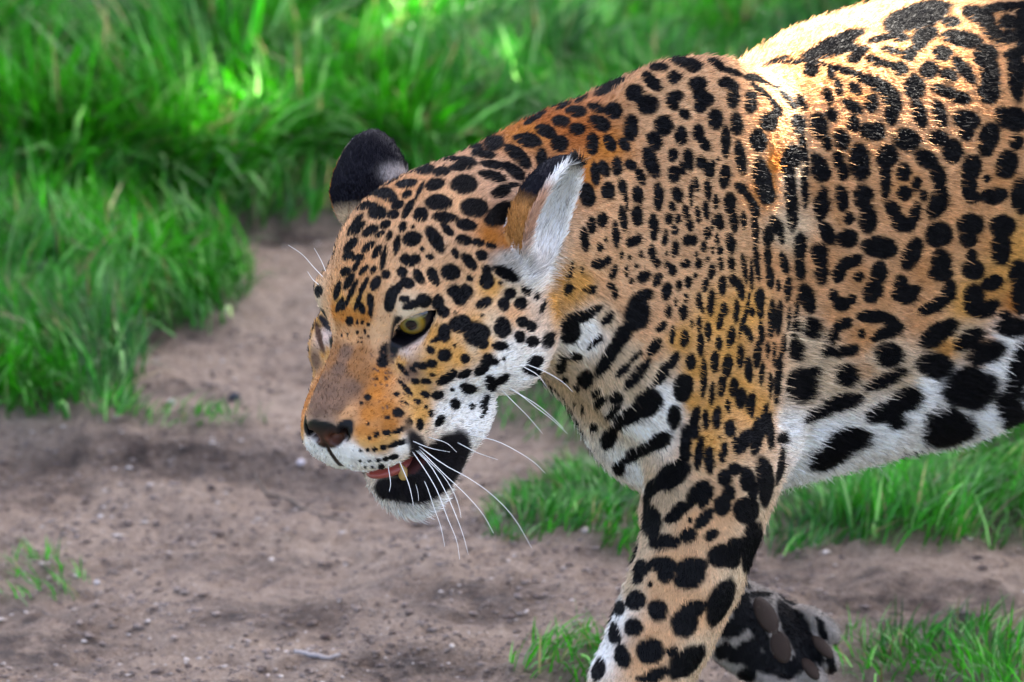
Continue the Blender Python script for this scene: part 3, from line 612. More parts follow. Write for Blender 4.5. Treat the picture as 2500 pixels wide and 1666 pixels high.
# ------------------------------------------------------------------ coat: markings laid on the skin
JT = np.concatenate([JQ[:, [0, 1, 2]], JQ[:, [0, 2, 3]]])
bvh = BVHTree.FromPolygons([tuple(v) for v in JV.tolist()], JQ.tolist())
EYEPT = np.array([0, 0, -DAU])
def cast(px, py):
    d = norm(at(px, py, 0) - EYEPT)
    r = bvh.ray_cast(Vector(EYEPT), Vector(d))
    if r[0] is None: return None
    return np.array(r[0]), np.array(r[1])
SPOTS = """@700,300
860,370,90,35,-30;1050,360,70,30,-10;915,465,80,32,-8;740,540,95,45,10;1335,285,110,30,5;1330,340,80,30,-3;1175,375,70,35,-5;1130,475,70,42,-15;920,550,45,28,-30;1015,520,75,18,-65;1360,470,100,70,0;1160,610,95,58,0;1570,410,105,38,15;1580,320,100,32,10;1740,370,95,45,40;1500,240,90,30,5;1580,150,80,50,-15;1450,190,50,35,0;1840,130,105,50,10;1760,240,125,50,40;1955,290,95,45,80;2090,160,65,60,0;2220,50,60,45,0;1980,60,75,45,20;1440,650,100,70,5;1640,530,80,45,-25;1720,480,60,22,-10;1640,700,120,75,-30;1210,725,95,38,5;1375,785,80,45,10;1025,705,55,55,0;1230,820,60,30,45;930,660,80,28,-60;845,630,50,28,-20;690,690,70,50,0;815,705,45,30,-20;600,640,75,28,-15;520,780,100,22,-55;550,810,65,25,-45;640,830,65,35,-30;755,780,45,32,-30;710,855,45,20,-35;885,800,45,28,-70;965,800,15,15,0;955,890,70,55,-20;1135,890,110,48,60;785,865,40,22,-70;840,940,75,25,-80;485,940,65,32,-45;620,955,65,28,-40;470,1020,50,28,-35;545,1035,50,28,-10;690,990,60,25,-55;740,1040,95,22,-80;1355,900,60,40,15;1460,920,50,28,10;1560,945,45,22,15;1290,1005,40,25,60;1040,970,18,18,0;1095,1030,35,22,20;910,1045,45,42,0;980,1045,45,42,0;945,1075,40,35,0;1400,1070,75,40,45;1490,1015,45,40,0;450,1140,45,32,-35;530,1100,50,22,-60;590,1130,50,22,-45;660,1130,35,22,-60;760,1165,35,35,0;885,1145,40,40,0;1255,1145,70,62,0;1010,1180,62,35,60;1120,1185,75,38,65;1400,1195,30,25,30;1525,1125,35,32,0;1530,1215,55,60,0;1680,1160,110,40,28;1635,1225,18,15,0;475,1215,70,28,-60;385,1290,75,25,-75;500,1290,90,20,-65;590,1250,70,20,-65;680,1230,60,35,-60;925,1225,55,40,20;1280,1290,48,48,0;1370,1295,52,55,0;1325,1345,55,55,0;1830,1290,45,22,45;1905,1330,20,30,0;1960,1400,60,18,-75;1510,1380,65,38,-25;1710,1310,45,40,0;1660,1390,45,50,0;1790,1385,50,50,30;400,1400,60,22,-65;440,1400,45,20,-55;545,1370,70,18,-70;575,1425,45,25,75;640,1370,60,28,85;640,1450,45,18,85;795,1350,100,42,-78;850,1270,60,28,-60;900,1350,40,28,0;960,1395,75,32,-20;1060,1370,55,45,0;1150,1370,45,55,0;1200,1450,45,45,0;240,1290,30,45,0
@700,680
770,560,60,58,0;735,640,46,40,0;480,325,28,36,0;540,335,10,22,0;580,335,14,20,0;625,355,14,18,0;600,410,12,18,0;420,435,10,12,0;465,430,9,12,0;540,415,12,14,0;570,455,10,12,0;545,490,9,9,0;575,492,9,9,0;625,445,10,12,0;1330,350,80,65,-10;1450,430,95,90,0;1500,500,45,45,0;1650,380,60,80,0;1800,330,45,42,0;1870,370,35,40,0;1780,450,40,45,0;1880,485,50,42,0;2005,480,60,42,-70;1630,520,60,32,0;1205,420,48,68,0;1150,465,60,22,-25;1290,265,14,14,0;1495,285,18,15,0;1100,550,35,28,40;1205,590,52,48,0;1285,520,15,15,0;1365,615,35,35,0;1110,655,40,32,0;1040,675,35,28,0;990,665,26,20,0;1530,630,55,45,-60;1490,700,65,40,-40;1590,640,30,25,0;1225,765,90,36,-30;1270,720,28,24,0;1360,735,55,30,-25;890,700,60,18,50;965,700,30,14,40;1115,740,22,14,0;985,790,35,24,20;1065,790,40,22,10;905,830,75,16,45;930,870,38,14,30;1560,810,42,60,-20;1640,780,65,30,-35;1390,850,60,40,0;1265,855,16,16,0;1665,615,12,15,0;1910,640,60,42,-20;1890,720,70,32,10;1060,890,40,24,15;1155,895,45,30,-5;1000,940,30,20,20;1290,965,38,42,0;1415,980,20,25,0;1515,945,60,26,-65;1740,910,95,26,-25;1650,930,45,20,-20;840,885,25,18,0;900,950,35,9,15;1065,985,15,15,0;1100,1035,18,28,0;1165,1095,50,26,-60;850,1030,42,36,0;775,1065,22,18,0;620,910,26,24,0;570,955,17,17,0;685,770,14,14,0;760,770,14,16,0;940,1105,28,30,0;870,1160,55,18,-20;765,1180,30,22,0;685,1195,22,22,0;635,1220,14,16,0;625,1115,16,12,0;1020,1120,28,48,0;900,1250,80,18,-12;810,1280,35,16,-10;740,1295,24,18,0;670,1310,18,14,0;620,1315,14,12,0;565,1320,12,10,0;930,1190,12,12,0;700,1395,20,13,0;760,1385,24,15,-10;820,1370,35,18,-15;630,1400,13,10,0;560,1400,9,9,0;600,1445,9,9,0;655,1445,12,10,0;725,1450,24,18,0;1510,1030,50,14,-60
@1200,100
330,590,90,20,-30;680,450,50,15,-25;550,500,60,12,-25;100,670,70,15,-25;525,615,65,42,5;645,535,75,40,5;800,515,65,35,20;930,535,65,60,10;825,630,85,50,25;770,790,45,80,0;905,785,65,42,60;1015,795,58,38,60;1065,665,55,95,0;940,350,110,52,-20;850,390,70,30,-15;1070,225,70,18,-25;1150,190,100,35,-35;1275,200,70,32,0;1235,320,75,45,40;1190,265,40,30,0;1395,280,50,48,0;1430,140,90,30,10;1530,180,75,50,25;1720,170,80,30,35;1840,235,85,25,20;1095,400,65,58,0;1190,490,82,75,0;1405,430,65,45,-10;1390,480,55,42,40;1480,560,50,36,40;1580,330,68,55,0;1590,400,50,70,0;1625,450,70,58,0;1600,510,48,42,0;1815,330,75,42,20;1850,430,42,88,0;1985,420,45,36,0;1980,500,45,55,0;2120,620,65,70,0;2180,540,45,45,0;2080,400,110,22,40;2150,470,60,22,50;1315,650,65,70,0;1250,765,55,75,-20;1450,725,46,70,0;1580,700,45,58,0;1630,790,38,60,-30;1715,600,58,75,0;1875,640,45,85,-5;1790,770,34,115,0;2040,765,62,82,-10;1905,890,38,135,-8;1220,930,52,115,-18;1385,875,36,50,0;1510,910,40,78,-10;1460,980,22,50,-15;1600,930,38,50,0;1660,990,42,60,-10;1690,940,18,30,0;1735,905,14,17,0;1785,1040,40,88,5;860,980,38,65,-20;960,960,36,70,0;795,1020,36,88,-8;1065,950,48,38,30;1140,1040,36,65,-20;1395,1025,48,60,0;890,1150,52,65,0;730,1180,58,85,-15;1000,1120,32,60,-10;1030,1230,14,70,-5;1120,1180,42,70,-8;1275,1190,38,100,0;1410,1155,36,36,0;1430,1190,38,42,0;1380,1270,26,40,-20;1530,1170,20,95,0;1570,1100,20,55,-10;1655,1140,26,75,-5;1715,1230,20,55,0;1825,1240,44,75,0;1850,1370,32,90,-8;1910,1130,55,35,40;1970,1200,70,28,55;2010,1280,33,70,-15;2075,1070,66,170,-12;2110,1180,58,68,0;2290,1180,38,230,-4;2240,960,28,60,-20;2300,880,58,70,-20;1005,1360,28,95,-8;1115,1340,40,75,0;845,1375,38,60,0;765,1415,33,62,0;1240,1425,36,95,0;1355,1365,30,40,0;1430,1365,22,34,0;1400,1450,28,38,0;1490,1320,26,60,-10;1515,1410,28,48,-10;1580,1330,22,65,-8;1640,1300,24,70,-8;1740,1390,33,65,-8;1690,1410,13,45,0;1930,1370,23,65,-5;2015,1440,26,110,-5;2180,1420,42,80,-25;2210,1490,20,60,-15;2115,1490,38,65,0;950,1480,26,100,-3;710,1520,33,90,-6
@1300,500
770,280,45,34,0;810,260,24,40,0;740,290,24,40,0;515,325,24,32,0;560,265,14,18,0;1015,255,20,60,8;1085,195,27,37,0;1185,275,34,42,0;1235,270,26,42,0;1335,220,30,48,0;1410,260,18,45,0;1090,340,27,58,5;1030,370,16,20,0;915,370,27,65,-5;830,380,18,28,0;745,405,14,18,0;680,385,16,26,0;510,455,58,38,-5;570,430,28,36,0;280,510,28,80,15;620,515,26,55,20;270,645,33,45,25;380,500,10,28,0;440,640,55,18,-10;450,660,33,24,0;600,620,30,26,0;630,680,23,40,0;720,510,14,45,0;800,470,20,18,0;755,590,20,20,0;845,555,48,40,-45;880,530,26,28,0;955,450,23,37,0;1030,460,20,28,0;1070,500,30,42,0;1170,455,40,34,-20;1265,455,24,37,0;1255,380,13,20,0;1310,320,25,40,0;1380,345,10,35,0;1435,350,25,31,0;1515,300,34,75,-8;1340,420,14,27,0;1440,455,21,50,-8;1520,450,29,55,-5;1370,510,25,55,8;1245,540,18,20,0;955,575,30,55,18;1190,595,25,50,0;1120,620,20,40,0;1320,615,24,55,5;1025,665,36,68,8;1455,620,30,72,0;1540,580,33,45,-10;1590,650,30,80,-12;1170,710,16,34,0;1095,745,14,32,0;1620,480,20,110,-8;1675,540,14,110,0;1715,430,20,150,-6;1800,400,28,80,0;1815,560,30,85,-5;1800,250,36,65,0;1880,620,18,45,0;1955,640,22,80,4;1925,450,28,70,-12;1640,800,16,110,10;1740,720,38,75,0;1745,820,24,50,0;1275,740,26,60,0;1365,750,26,95,4;1040,815,24,48,0;1155,825,31,58,0;1300,810,9,30,0;1465,800,26,50,-5;1435,890,26,60,10;1560,815,25,88,2;1680,820,20,35,0;1830,870,28,140,2;1885,860,23,110,4;985,935,45,28,-50;1215,910,13,32,0;1275,910,18,60,0;1345,970,24,68,-3;1070,1000,20,65,5;1160,1030,31,65,5;1285,1070,26,85,0;1425,1060,25,55,0;1515,1015,31,78,8;1600,930,13,80,10;1650,990,28,65,-25;1750,980,23,85,-4;1720,1150,28,100,3;930,1090,75,36,-55;790,1165,65,20,-45;690,1270,65,28,-40;1080,1190,70,33,-65;990,1300,85,38,-65;1210,1200,36,62,0;800,1300,135,38,-50;1395,1200,29,75,2;1310,1330,26,130,2;1490,1230,36,80,5;1450,1370,30,85,8;1590,1160,27,85,2;1655,1270,29,90,-3;1150,1405,66,92,0;1190,1370,38,60,0;1370,1450,19,85,4;1540,1400,33,65,5;1595,1480,38,75,5;1800,1110,18,60,0;1850,1150,14,90,0;1755,1290,18,80,5;1880,1330,26,180,5;1820,1380,18,90,0;1920,1080,20,70,5;2010,1110,38,60,10;1960,880,14,80,3;2015,870,16,140,4;850,700,68,48,-20;800,830,92,130,15;620,1110,250,48,-58;690,1000,90,55,-60;270,960,82,95,0;330,870,140,42,-15;480,800,60,30,-25;575,870,58,30,-50;470,1060,68,20,-45;515,1020,20,28,0;300,1160,72,26,0;215,1230,36,68,10;240,1340,28,28,0;400,1340,55,58,0;335,1400,28,38,0;490,1440,40,22,-40;640,1480,45,45,0;500,1530,40,30,-40
@1300,900
325,275,13,24,0;385,310,10,34,0;470,450,30,30,0;595,360,62,26,-45;630,310,28,28,0;880,270,110,82,-45;760,360,150,55,-30;650,440,110,32,-35;590,540,80,45,-60;1085,370,46,80,3;960,560,95,52,-25;850,620,130,42,-20;760,680,70,32,-25;660,770,42,48,0;1240,400,38,110,12;1170,570,38,120,8;1160,690,60,32,-40;1060,820,135,80,-35;930,910,118,46,-45;1320,390,23,75,0;1410,390,34,75,5;1275,650,33,110,8;1355,700,36,95,0;1460,640,27,75,8;1510,460,44,60,0;1495,285,18,50,0;1665,280,33,90,10;1720,520,42,130,5;1770,410,24,110,0;1615,560,46,90,25;1550,570,18,60,0;1820,480,28,120,-4;1440,530,13,18,0;1910,540,34,46,0;1905,740,26,140,6;1790,880,58,178,-2;1545,770,48,42,0;1470,840,48,58,0;1500,960,48,60,0;1455,1050,62,68,0;1645,850,54,85,-5;1690,960,34,80,10;1640,1090,88,95,15;1260,950,108,55,-50;1150,1060,118,45,-35;1080,1130,70,40,-25;1330,990,85,36,-60;1310,1150,90,42,-50;1190,1280,60,52,-30;1210,1160,18,24,0;1370,1275,54,36,-35;1000,1330,108,52,0;930,1240,38,80,10;870,1120,48,130,-5;1560,1360,62,60,0;1450,1430,92,78,-20;1530,1470,62,58,0;1690,1390,56,178,15;990,1510,98,48,10;1220,1520,108,66,-10;830,1530,58,38,0
@1350,1166
840,660,90,48,5;860,740,58,60,0;670,700,48,68,15;645,780,38,38,0;1080,680,80,60,0;1050,770,110,78,-10;630,940,68,68,0;745,820,16,20,0;800,1020,68,80,-20;1080,1010,95,58,-20;1010,1120,90,92,0;1290,960,76,168,28;505,1000,32,54,15;465,1190,40,75,-5;615,1145,64,64,0;740,1330,94,88,0;530,1370,53,84,-15;915,1330,40,33,-20;1040,1410,148,80,-40;340,1470,43,84,15;790,1510,90,46,-25;700,1540,60,28,0
@1750,0
1530,120,225,80,-18;900,330,215,46,-25;860,390,175,42,-12;640,478,140,18,0;720,540,48,44,0;450,470,110,18,-20;350,620,130,16,30;1790,170,62,34,0;1250,300,90,22,-15;1400,290,60,32,0;1590,270,90,48,-20;1550,340,58,38,-30;1090,400,68,28,-25;1050,450,48,33,0;1340,390,68,23,10;1470,420,48,44,0;1200,470,60,33,20;1320,500,90,23,20;1400,530,48,44,0;960,540,118,23,15;1080,590,90,28,30;1230,650,108,46,30;1340,770,56,80,-20;930,670,26,58,-15;870,560,28,48,0;1060,680,52,32,40;1330,880,48,70,0;1180,790,42,64,0;1040,820,74,33,30;850,740,28,60,-20;880,880,36,46,-20;650,790,28,60,-25;540,760,80,26,45;1870,300,130,52,8;2000,120,108,56,20;2180,60,130,33,-5;2330,80,38,60,0;2100,240,90,48,35;2200,290,100,43,0;2330,230,48,100,0;2230,170,60,50,0;1730,410,64,48,0;2060,430,80,74,0;2090,580,63,130,0;2080,700,68,78,-10;1620,540,60,57,0;1890,540,108,42,50;1770,580,60,42,20;1510,670,68,80,0;1740,700,90,33,15;1850,750,80,40,10;2290,570,56,170,-5;2250,420,48,38,0;1545,870,44,100,-20;1705,880,44,85,-15;1910,920,88,60,15;1910,1010,48,58,0;2260,910,110,76,15;780,970,58,88,-15;840,1100,33,50,-15;955,1070,46,70,-20;1040,950,38,54,0;1150,1000,44,46,0;1230,1000,48,62,0;1190,1040,60,33,0;1450,1075,88,68,25;1690,1060,66,50,15;1805,1160,64,74,0;2080,1060,62,100,15;2060,1150,48,43,0;2290,1090,48,50,0;1095,1240,68,118,-5;790,1290,54,90,-15;830,1330,38,48,0;745,1220,26,44,0;925,1220,36,50,0;965,1320,38,60,0;620,950,46,60,-15;660,1120,20,170,-12;670,1450,23,120,-3;1300,1200,66,84,20;1290,1380,36,130,0;1600,1220,84,56,35;1690,1350,48,90,-15;1710,1490,43,90,0;1430,1320,47,58,0;1525,1410,34,48,0;1435,1480,47,47,0;1580,1500,30,37,0;1945,1290,62,90,15;1930,1430,48,100,0;1960,1510,48,38,0;2220,1260,66,95,15;2065,1370,26,24,0;2120,1500,88,53,-10;2330,1500,66,110,0
@1750,400
800,310,46,110,5;955,265,42,85,-10;1120,250,63,70,0;1140,350,43,60,0;1155,440,58,85,0;1010,420,33,40,0;840,530,46,75,-25;1000,570,70,58,-10;1345,360,44,70,-25;1400,440,50,58,-30;1440,470,70,48,0;1510,390,36,80,15;1690,300,56,108,20;1640,370,33,33,0;1240,640,114,68,10;1695,540,88,78,-10;635,640,40,90,0;635,800,36,80,0;785,690,56,70,0;800,800,42,110,0;1490,690,54,113,25;1715,760,66,88,0;1710,840,78,48,0;1010,760,93,42,-25;940,830,42,75,15;1240,840,56,80,5;1195,980,60,78,30;1085,865,32,34,0;890,1010,34,40,0;950,1075,62,44,10;1030,1040,32,34,0;1410,930,46,68,0;1440,1000,84,60,0;1520,960,38,28,0;1770,980,46,80,20;1670,1080,118,43,-28;1940,470,84,72,0;1920,570,58,58,0;2180,480,82,73,0;2170,640,62,118,0;1950,700,38,38,0;1960,810,74,63,0;2110,910,74,46,-20;1960,1040,66,98,10;2060,1110,98,47,-25;2310,840,68,88,0;2320,1010,58,118,0;2200,1160,38,33,0;2260,1250,118,57,0;690,1030,48,98,-20;725,1260,57,68,0;1190,1170,98,42,0;1310,1190,74,37,25;1320,1280,100,38,-20;1230,1330,50,26,-15;960,1230,70,36,-25;870,1320,36,70,25;840,1430,44,38,0;980,1430,93,36,-10;1105,1300,26,30,0;1690,1300,138,60,-32;1920,1340,103,56,-30;1310,1460,88,70,-10;2050,1440,123,72,-20;600,1440,43,60,0
@1750,750
640,600,90,105,0;720,500,60,36,-20;985,520,72,74,0;1280,550,148,46,-25;1660,440,118,82,10;2300,480,76,188,15;1930,620,180,130,0;950,720,150,60,-15;760,810,140,50,-25;1440,700,130,90,-20;1290,790,178,75,-20;1360,870,78,56,0;980,1020,190,95,-15;860,1130,178,85,-30;1760,940,205,145,-8;2260,830,105,138,-30"""
marks = []                                            # (centre, half-axis 1, half-axis 2, normal, colour index)
def lay(x, y, rx_, ry_, ang, col=0):
    """an oval marking of the coat, laid flat on the skin"""
    h = cast(x, y)
    if h is None: return
    c, n = h; n = n / np.linalg.norm(n)
    if n @ norm(EYEPT - c) < 0: n = -n
    a = math.radians(ang); v = norm(EYEPT - c)
    nv = n @ v
    if nv < 0.22: n = norm(n + v * (0.22 - nv) * 1.2); nv = n @ v
    out = []
    for dx, dy, r in ((math.cos(a), math.sin(a), rx_), (-math.sin(a), math.cos(a), ry_)):
        k = 1 + c[2] / DAU; t = np.array([dx * r * k, -dy * r * k, 0.0])
        out.append(t - v * ((t @ n) / nv))            # slide onto the tangent plane
    g = (1.3 if (x > 1640 and y > 1430 and x + .42 * y > 2390) else 1.25 if (x < 1010 and y > 1040) else 1.08 if (x > 1900 and y > 960) else 1.32 if x > 1900 else 1.2 if (x > 1420 and y > 880) else 1.15 if x > 1330 else 1.12) if col == 0 else 1.0
    marks.append((c, out[0] * g, out[1] * g, n, col))
off = (0, 0); ZK = 3.136
for tok in SPOTS.replace('\n', ';').split(';'):
    tok = tok.strip()
    if not tok: continue
    if tok[0] == '@': off = tuple(float(v) for v in tok[1:].split(',')); continue
    x, y, a, b, g = (float(v) for v in tok.split(','))
    lay(off[0] + x / ZK, off[1] + y / ZK, a / ZK, b / ZK, g)
n_seen = len(marks)
# bare or differently coloured skin: colour index > 0
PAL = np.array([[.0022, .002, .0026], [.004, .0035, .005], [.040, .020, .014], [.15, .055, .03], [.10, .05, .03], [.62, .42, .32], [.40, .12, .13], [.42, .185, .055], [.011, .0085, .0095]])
SK = [  # @700,680 zoom: nose, eye rims
 (965, 390, 150, 62, -20, 1), (860, 470, 95, 44, -38, 1), (980, 300, 135, 14, 6, 1), (300, 350, 85, 28, 50, 1), (250, 450, 25, 90, -10, 4),
]
for x, y, a, b, g, c in SK: lay(700 + x / ZK, 680 + y / ZK, a / ZK, b / ZK, g, c)
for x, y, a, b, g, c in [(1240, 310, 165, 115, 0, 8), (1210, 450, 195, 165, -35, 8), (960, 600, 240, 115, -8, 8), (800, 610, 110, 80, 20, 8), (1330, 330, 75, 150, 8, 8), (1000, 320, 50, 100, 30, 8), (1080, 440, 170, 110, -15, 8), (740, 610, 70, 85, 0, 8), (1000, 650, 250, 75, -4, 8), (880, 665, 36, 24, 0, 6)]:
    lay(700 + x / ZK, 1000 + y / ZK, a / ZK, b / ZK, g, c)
for x, y, a, b, g in [(1440, 1000, 55, 110, -25), (1385, 1150, 90, 60, -40), (1560, 1130, 50, 200, -25), (1480, 1330, 120, 60, -30), (1880, 1180, 75, 230, -28), (1990, 1280, 40, 140, -25), (1640, 1420, 150, 70, 10), (1300, 1330, 60, 45, -40), (1290, 1480, 90, 40, 10), (1780, 1500, 60, 50, 0), (2140, 1480, 25, 120, -5), (1540, 900, 120, 22, -5), (1480, 1520, 60, 40, 0), (1900, 1400, 60, 60, 0), (1830, 1040, 80, 30, 40)]:
    lay(1350 + x / ZK, 1166 + y / ZK, a / ZK, b / ZK, g)
for _ in range(46):                                    # flecks between eye and lip
    x, y = rng.uniform(640, 960), rng.uniform(560, 1010)
    lay(700 + x / ZK, 680 + y / ZK, rng.uniform(5, 14) / ZK, rng.uniform(5, 9) / ZK, rng.uniform(0, 90), 4)
for ox, oy, x, y, a, b in [(1750, 400, 1440, 150, 170, 150), (1750, 400, 1080, 860, 130, 140), (1750, 400, 1600, 850, 140, 170), (1750, 400, 2050, 600, 110, 150), (1750, 400, 1150, 1290, 170, 100), (1750, 400, 2120, 1030, 160, 110), (1750, 0, 1780, 520, 140, 110), (1750, 0, 2200, 1380, 170, 150), (1750, 0, 1060, 740, 150, 110), (1750, 400, 940, 380, 120, 150), (1750, 750, 1110, 480, 130, 90), (1750, 750, 1750, 330, 120, 90), (1750, 0, 2180, 170, 150, 110), (1750, 0, 1320, 420, 160, 80)]:
    lay(ox + x / ZK, oy + y / ZK, a * .72 / ZK, b * .72 / ZK, 0, 7)      # darker ground inside the rosettes
n_skin = len(marks)

# the side one cannot see: the same markings mirrored on the midline, then loose rosettes where the photo shows nothing
def vis_from_photo(P, Nn):
    v = norm(EYEPT - P)
    p = px_of(P)
    return ((Nn * v).sum(-1) > 0.12) & (p[..., 0] > -20) & (p[..., 0] < CW + 15) & (p[..., 1] > -15) & (p[..., 1] < CH + 15)
def nearest(P):
    r = bvh.find_nearest(Vector(P)); return np.array(r[0]), np.array(r[1])
MB = np.eye(3) - 2 * np.outer(es, es)
Mh = HR @ np.diag([-1, 1, 1]) @ HR.T
for c, a1, a2, n, col in list(marks):
    if col in (4, 5, 6) or (col > 0 and to_head(c)[1] > 30): continue
    hl = to_head(c)
    if hl[1] > -120 and hl[2] > -150 and abs(hl[0]) < 130:
        c2 = HO + Mh @ (c - HO); M2 = Mh
    else:
        c2 = OB + MB @ (c - OB); M2 = MB
    p, nn = nearest(c2)
    if np.linalg.norm(p - c2) > 90: continue
    if nn @ (M2 @ n) < 0: nn = -nn
    if vis_from_photo(p, nn): continue
    f = lambda t: (M2 @ t) - nn * ((M2 @ t) @ nn)
    marks.append((p, f(a1), f(a2), nn, col))
tri_n = np.cross(JV[JT[:, 1]] - JV[JT[:, 0]], JV[JT[:, 2]] - JV[JT[:, 0]]); tri_a = np.linalg.norm(tri_n, axis=1) / 2
cum = np.cumsum(tri_a)
cand = np.searchsorted(cum, rng.random(9000) * cum[-1])
CP = JV[JT[cand]].mean(1); CN = JN[JT[cand, 0]]
bcoord = (CP - OB) @ eb; hcoord = (CP - OB) @ eu
hid = ~vis_from_photo(CP, CN) & ((bcoord > 500) | (hcoord < -1150))
mc = np.array([m[0] for m in marks]); kept = []
for p, n, b, h in zip(CP[hid], CN[hid], bcoord[hid], hcoord[hid]):
    leg = h < -1000 or b > 2350
    R0 = 75 if leg else 120
    if len(kept) and (np.linalg.norm(np.array(kept) - p, axis=1) < R0 * 1.45).any(): continue
    if (np.linalg.norm(mc - p, axis=1) < R0 * .8).any(): continue
    kept.append(p)
    t = norm(np.cross(n, rng.normal(size=3))); u = np.cross(n, t)
    if leg:
        a, b_ = rng.uniform(30, 48), rng.uniform(22, 34); marks.append((p, t * a, u * b_, n, 0))
    else:
        k = rng.integers(4, 7)
        for i in range(k):
            ph = 2 * math.pi * i / k + rng.uniform(-.25, .25); rr = rng.uniform(58, 78)
            q_ = p + (t * math.cos(ph) + u * math.sin(ph)) * rr; tt = -t * math.sin(ph) + u * math.cos(ph)
            marks.append((q_, tt * rng.uniform(24, 40), np.cross(n, tt) * rng.uniform(14, 22), n, 0))
        if rng.random() < .6: marks.append((p, t * 12, u * 12, n, 0))
print('marks', n_seen, len(marks), time.time() - T00)

def wob(P, sc_=1.0):
    x, y, z = P[:, 0] / 9 * sc_, P[:, 1] / 9 * sc_, P[:, 2] / 9 * sc_
    return (np.sin(x * 1.1 + 1.7 * np.sin(y * .7 + z * .4)) + np.sin(y * 1.3 + 1.3 * np.sin(z * .9 + x * .5)) + np.sin(z * 1.2 + x * .6 + 1.1 * np.sin(y * .8))) / 3

# ground colour of the coat: named places on the animal, blended over the skin
TAN = (.54, .275, .115); TAN2 = (.60, .345, .17); GOLD = (.56, .285, .07); ORG = (.42, .15, .022); RUST = (.33, .10, .02); GREYB = (.15, .083, .05)
WHT = (.88, .83, .75); CRM = (.62, .46, .29); GRY = (.5, .45, .38)
CTRL = [(TAN2, 14, [(1000, 600), (1100, 500), (1150, 650), (930, 560), (1060, 690), (1120, 780), (1250, 760)]), (TAN, 13, [(880, 640), (980, 470), (850, 700)]),
 (TAN2, 22, [(1500, 450), (1620, 300), (1700, 600), (1650, 220), (1850, 400), (1500, 600), (1650, 500), (1600, 700), (1700, 420)]),
 (TAN, 26, [(2000, 640), (2200, 480), (2400, 480), (2250, 640), (2080, 380), (2000, 450), (2330, 560), (1950, 700), (2050, 760)]), (TAN, 26, [(2200, 100), (2000, 150), (2350, 150), (2450, 300)]),
 (TAN2, 15, [(1700, 1280), (1620, 1450), (1760, 1240), (1650, 1380), (1600, 1560), (1690, 1500), (1570, 1620)]), ((.30, .26, .22), 16, [(1850, 1500), (1950, 1560), (1820, 1620), (2020, 1580), (1800, 1500)]), (CRM, 17, [(1850, 1230), (1800, 1420), (1700, 1600), (1590, 1290), (1540, 1440)]), (WHT, 17, [(1470, 1590), (1505, 1500)]),  # far paw: grey coat darkened for the shade beneath the body
 (RUST, 20, [(1395, 320), (1335, 290), (1440, 330)]), (ORG, 18, [(1440, 420), (1290, 320), (1480, 360), (1870, 450)]), (ORG, 12, [(1240, 590), (1300, 540), (1200, 580)]), (ORG, 9, [(890, 770), (915, 960), (950, 1040), (900, 1010), (860, 770), (940, 1000), (930, 920)]),
 (TAN2, 24, [(1560, 800), (1480, 700), (1520, 740), (1590, 870), (1450, 640), (1620, 780)]), (GOLD, 13, [(1080, 850), (1150, 800), (1060, 820), (1200, 700)]),
 (GOLD, 12, [(1020, 960), (1060, 900), (1120, 870), (870, 740), (980, 880), (1030, 1010), (1180, 840)]), (GOLD, 9, [(925, 1085), (960, 1075), (890, 1078)]), (ORG, 8, [(885, 1055), (910, 1066)]), (GREYB, 8, [(800, 960), (825, 900), (830, 990), (790, 990), (840, 860)]), ((.27, .115, .035), 8, [(875, 860), (880, 920), (862, 890)]), (GREYB, 8, [(770, 880), (780, 930), (850, 950)]), (TAN, 9, [(850, 1010), (860, 820)]),
 (WHT, 16, [(1120, 950), (1180, 1000), (1240, 860), (1080, 1010), (1170, 1030), (1290, 900), (1130, 990), (1200, 910)]), (CRM, 14, [(1210, 800), (1160, 840), (1250, 720)]), (WHT, 8, [(870, 1105), (930, 1130), (890, 1125), (980, 1090), (840, 1110), (820, 1125), (800, 1110)]), (WHT, 30, [(980, 1255), (1040, 1250), (1080, 1225)]),
 (WHT, 44, [(1295, 665), (1315, 640), (1290, 645), (1330, 660)]), (GRY, 26, [(1255, 655), (1240, 640)]), ((.62, .47, .38), 9, [(985, 860), (1020, 830)]), (CRM, 8, [(1040, 765), (1000, 765)]), (TAN2, 8, [(925, 810), (935, 780)]),
 (WHT, 24, [(1440, 805), (1420, 840)]), (GOLD, 24, [(1390, 710), (1350, 740), (1420, 690), (1370, 680)]), (CRM, 26, [(1500, 900), (1480, 780), (1540, 870), (1460, 930), (1400, 960), (1560, 960), (1460, 1000), (1380, 880)]), (WHT, 24, [(1615, 965), (1600, 1050), (1550, 1040), (1520, 1130), (1640, 1000), (1560, 1160)]), (CRM, 26, [(1590, 1185), (1640, 1210), (1600, 900)]),
 (GOLD, 20, [(1700, 900), (1660, 830), (1800, 950), (1740, 1000), (1780, 860), (1830, 760), (1750, 780), (1690, 980), (1720, 1080), (1850, 1000)]), (TAN, 22, [(1880, 850), (1880, 650)]), (CRM, 26, [(1930, 430), (1925, 560)]), (ORG, 24, [(1890, 400)]),
 (CRM, 34, [(1960, 950), (2000, 880), (2050, 930), (2200, 920), (2150, 880), (1960, 830), (2350, 830)]), (WHT, 36, [(1930, 1040), (1940, 1130), (2030, 1060), (2150, 1050), (2260, 950), (2300, 930), (2420, 900), (2450, 830), (2200, 1000), (2370, 1040), (2330, 1060), (1950, 1170), (2000, 1130), (2480, 980)]), (GOLD, 28, [(2430, 700), (2310, 850), (2360, 740), (2480, 620)]), (ORG, 28, [(2480, 730), (2400, 860)]), (TAN, 26, [(2150, 720), (2100, 830), (2250, 770)]),
]
cps, ccol, clen = [], [], []
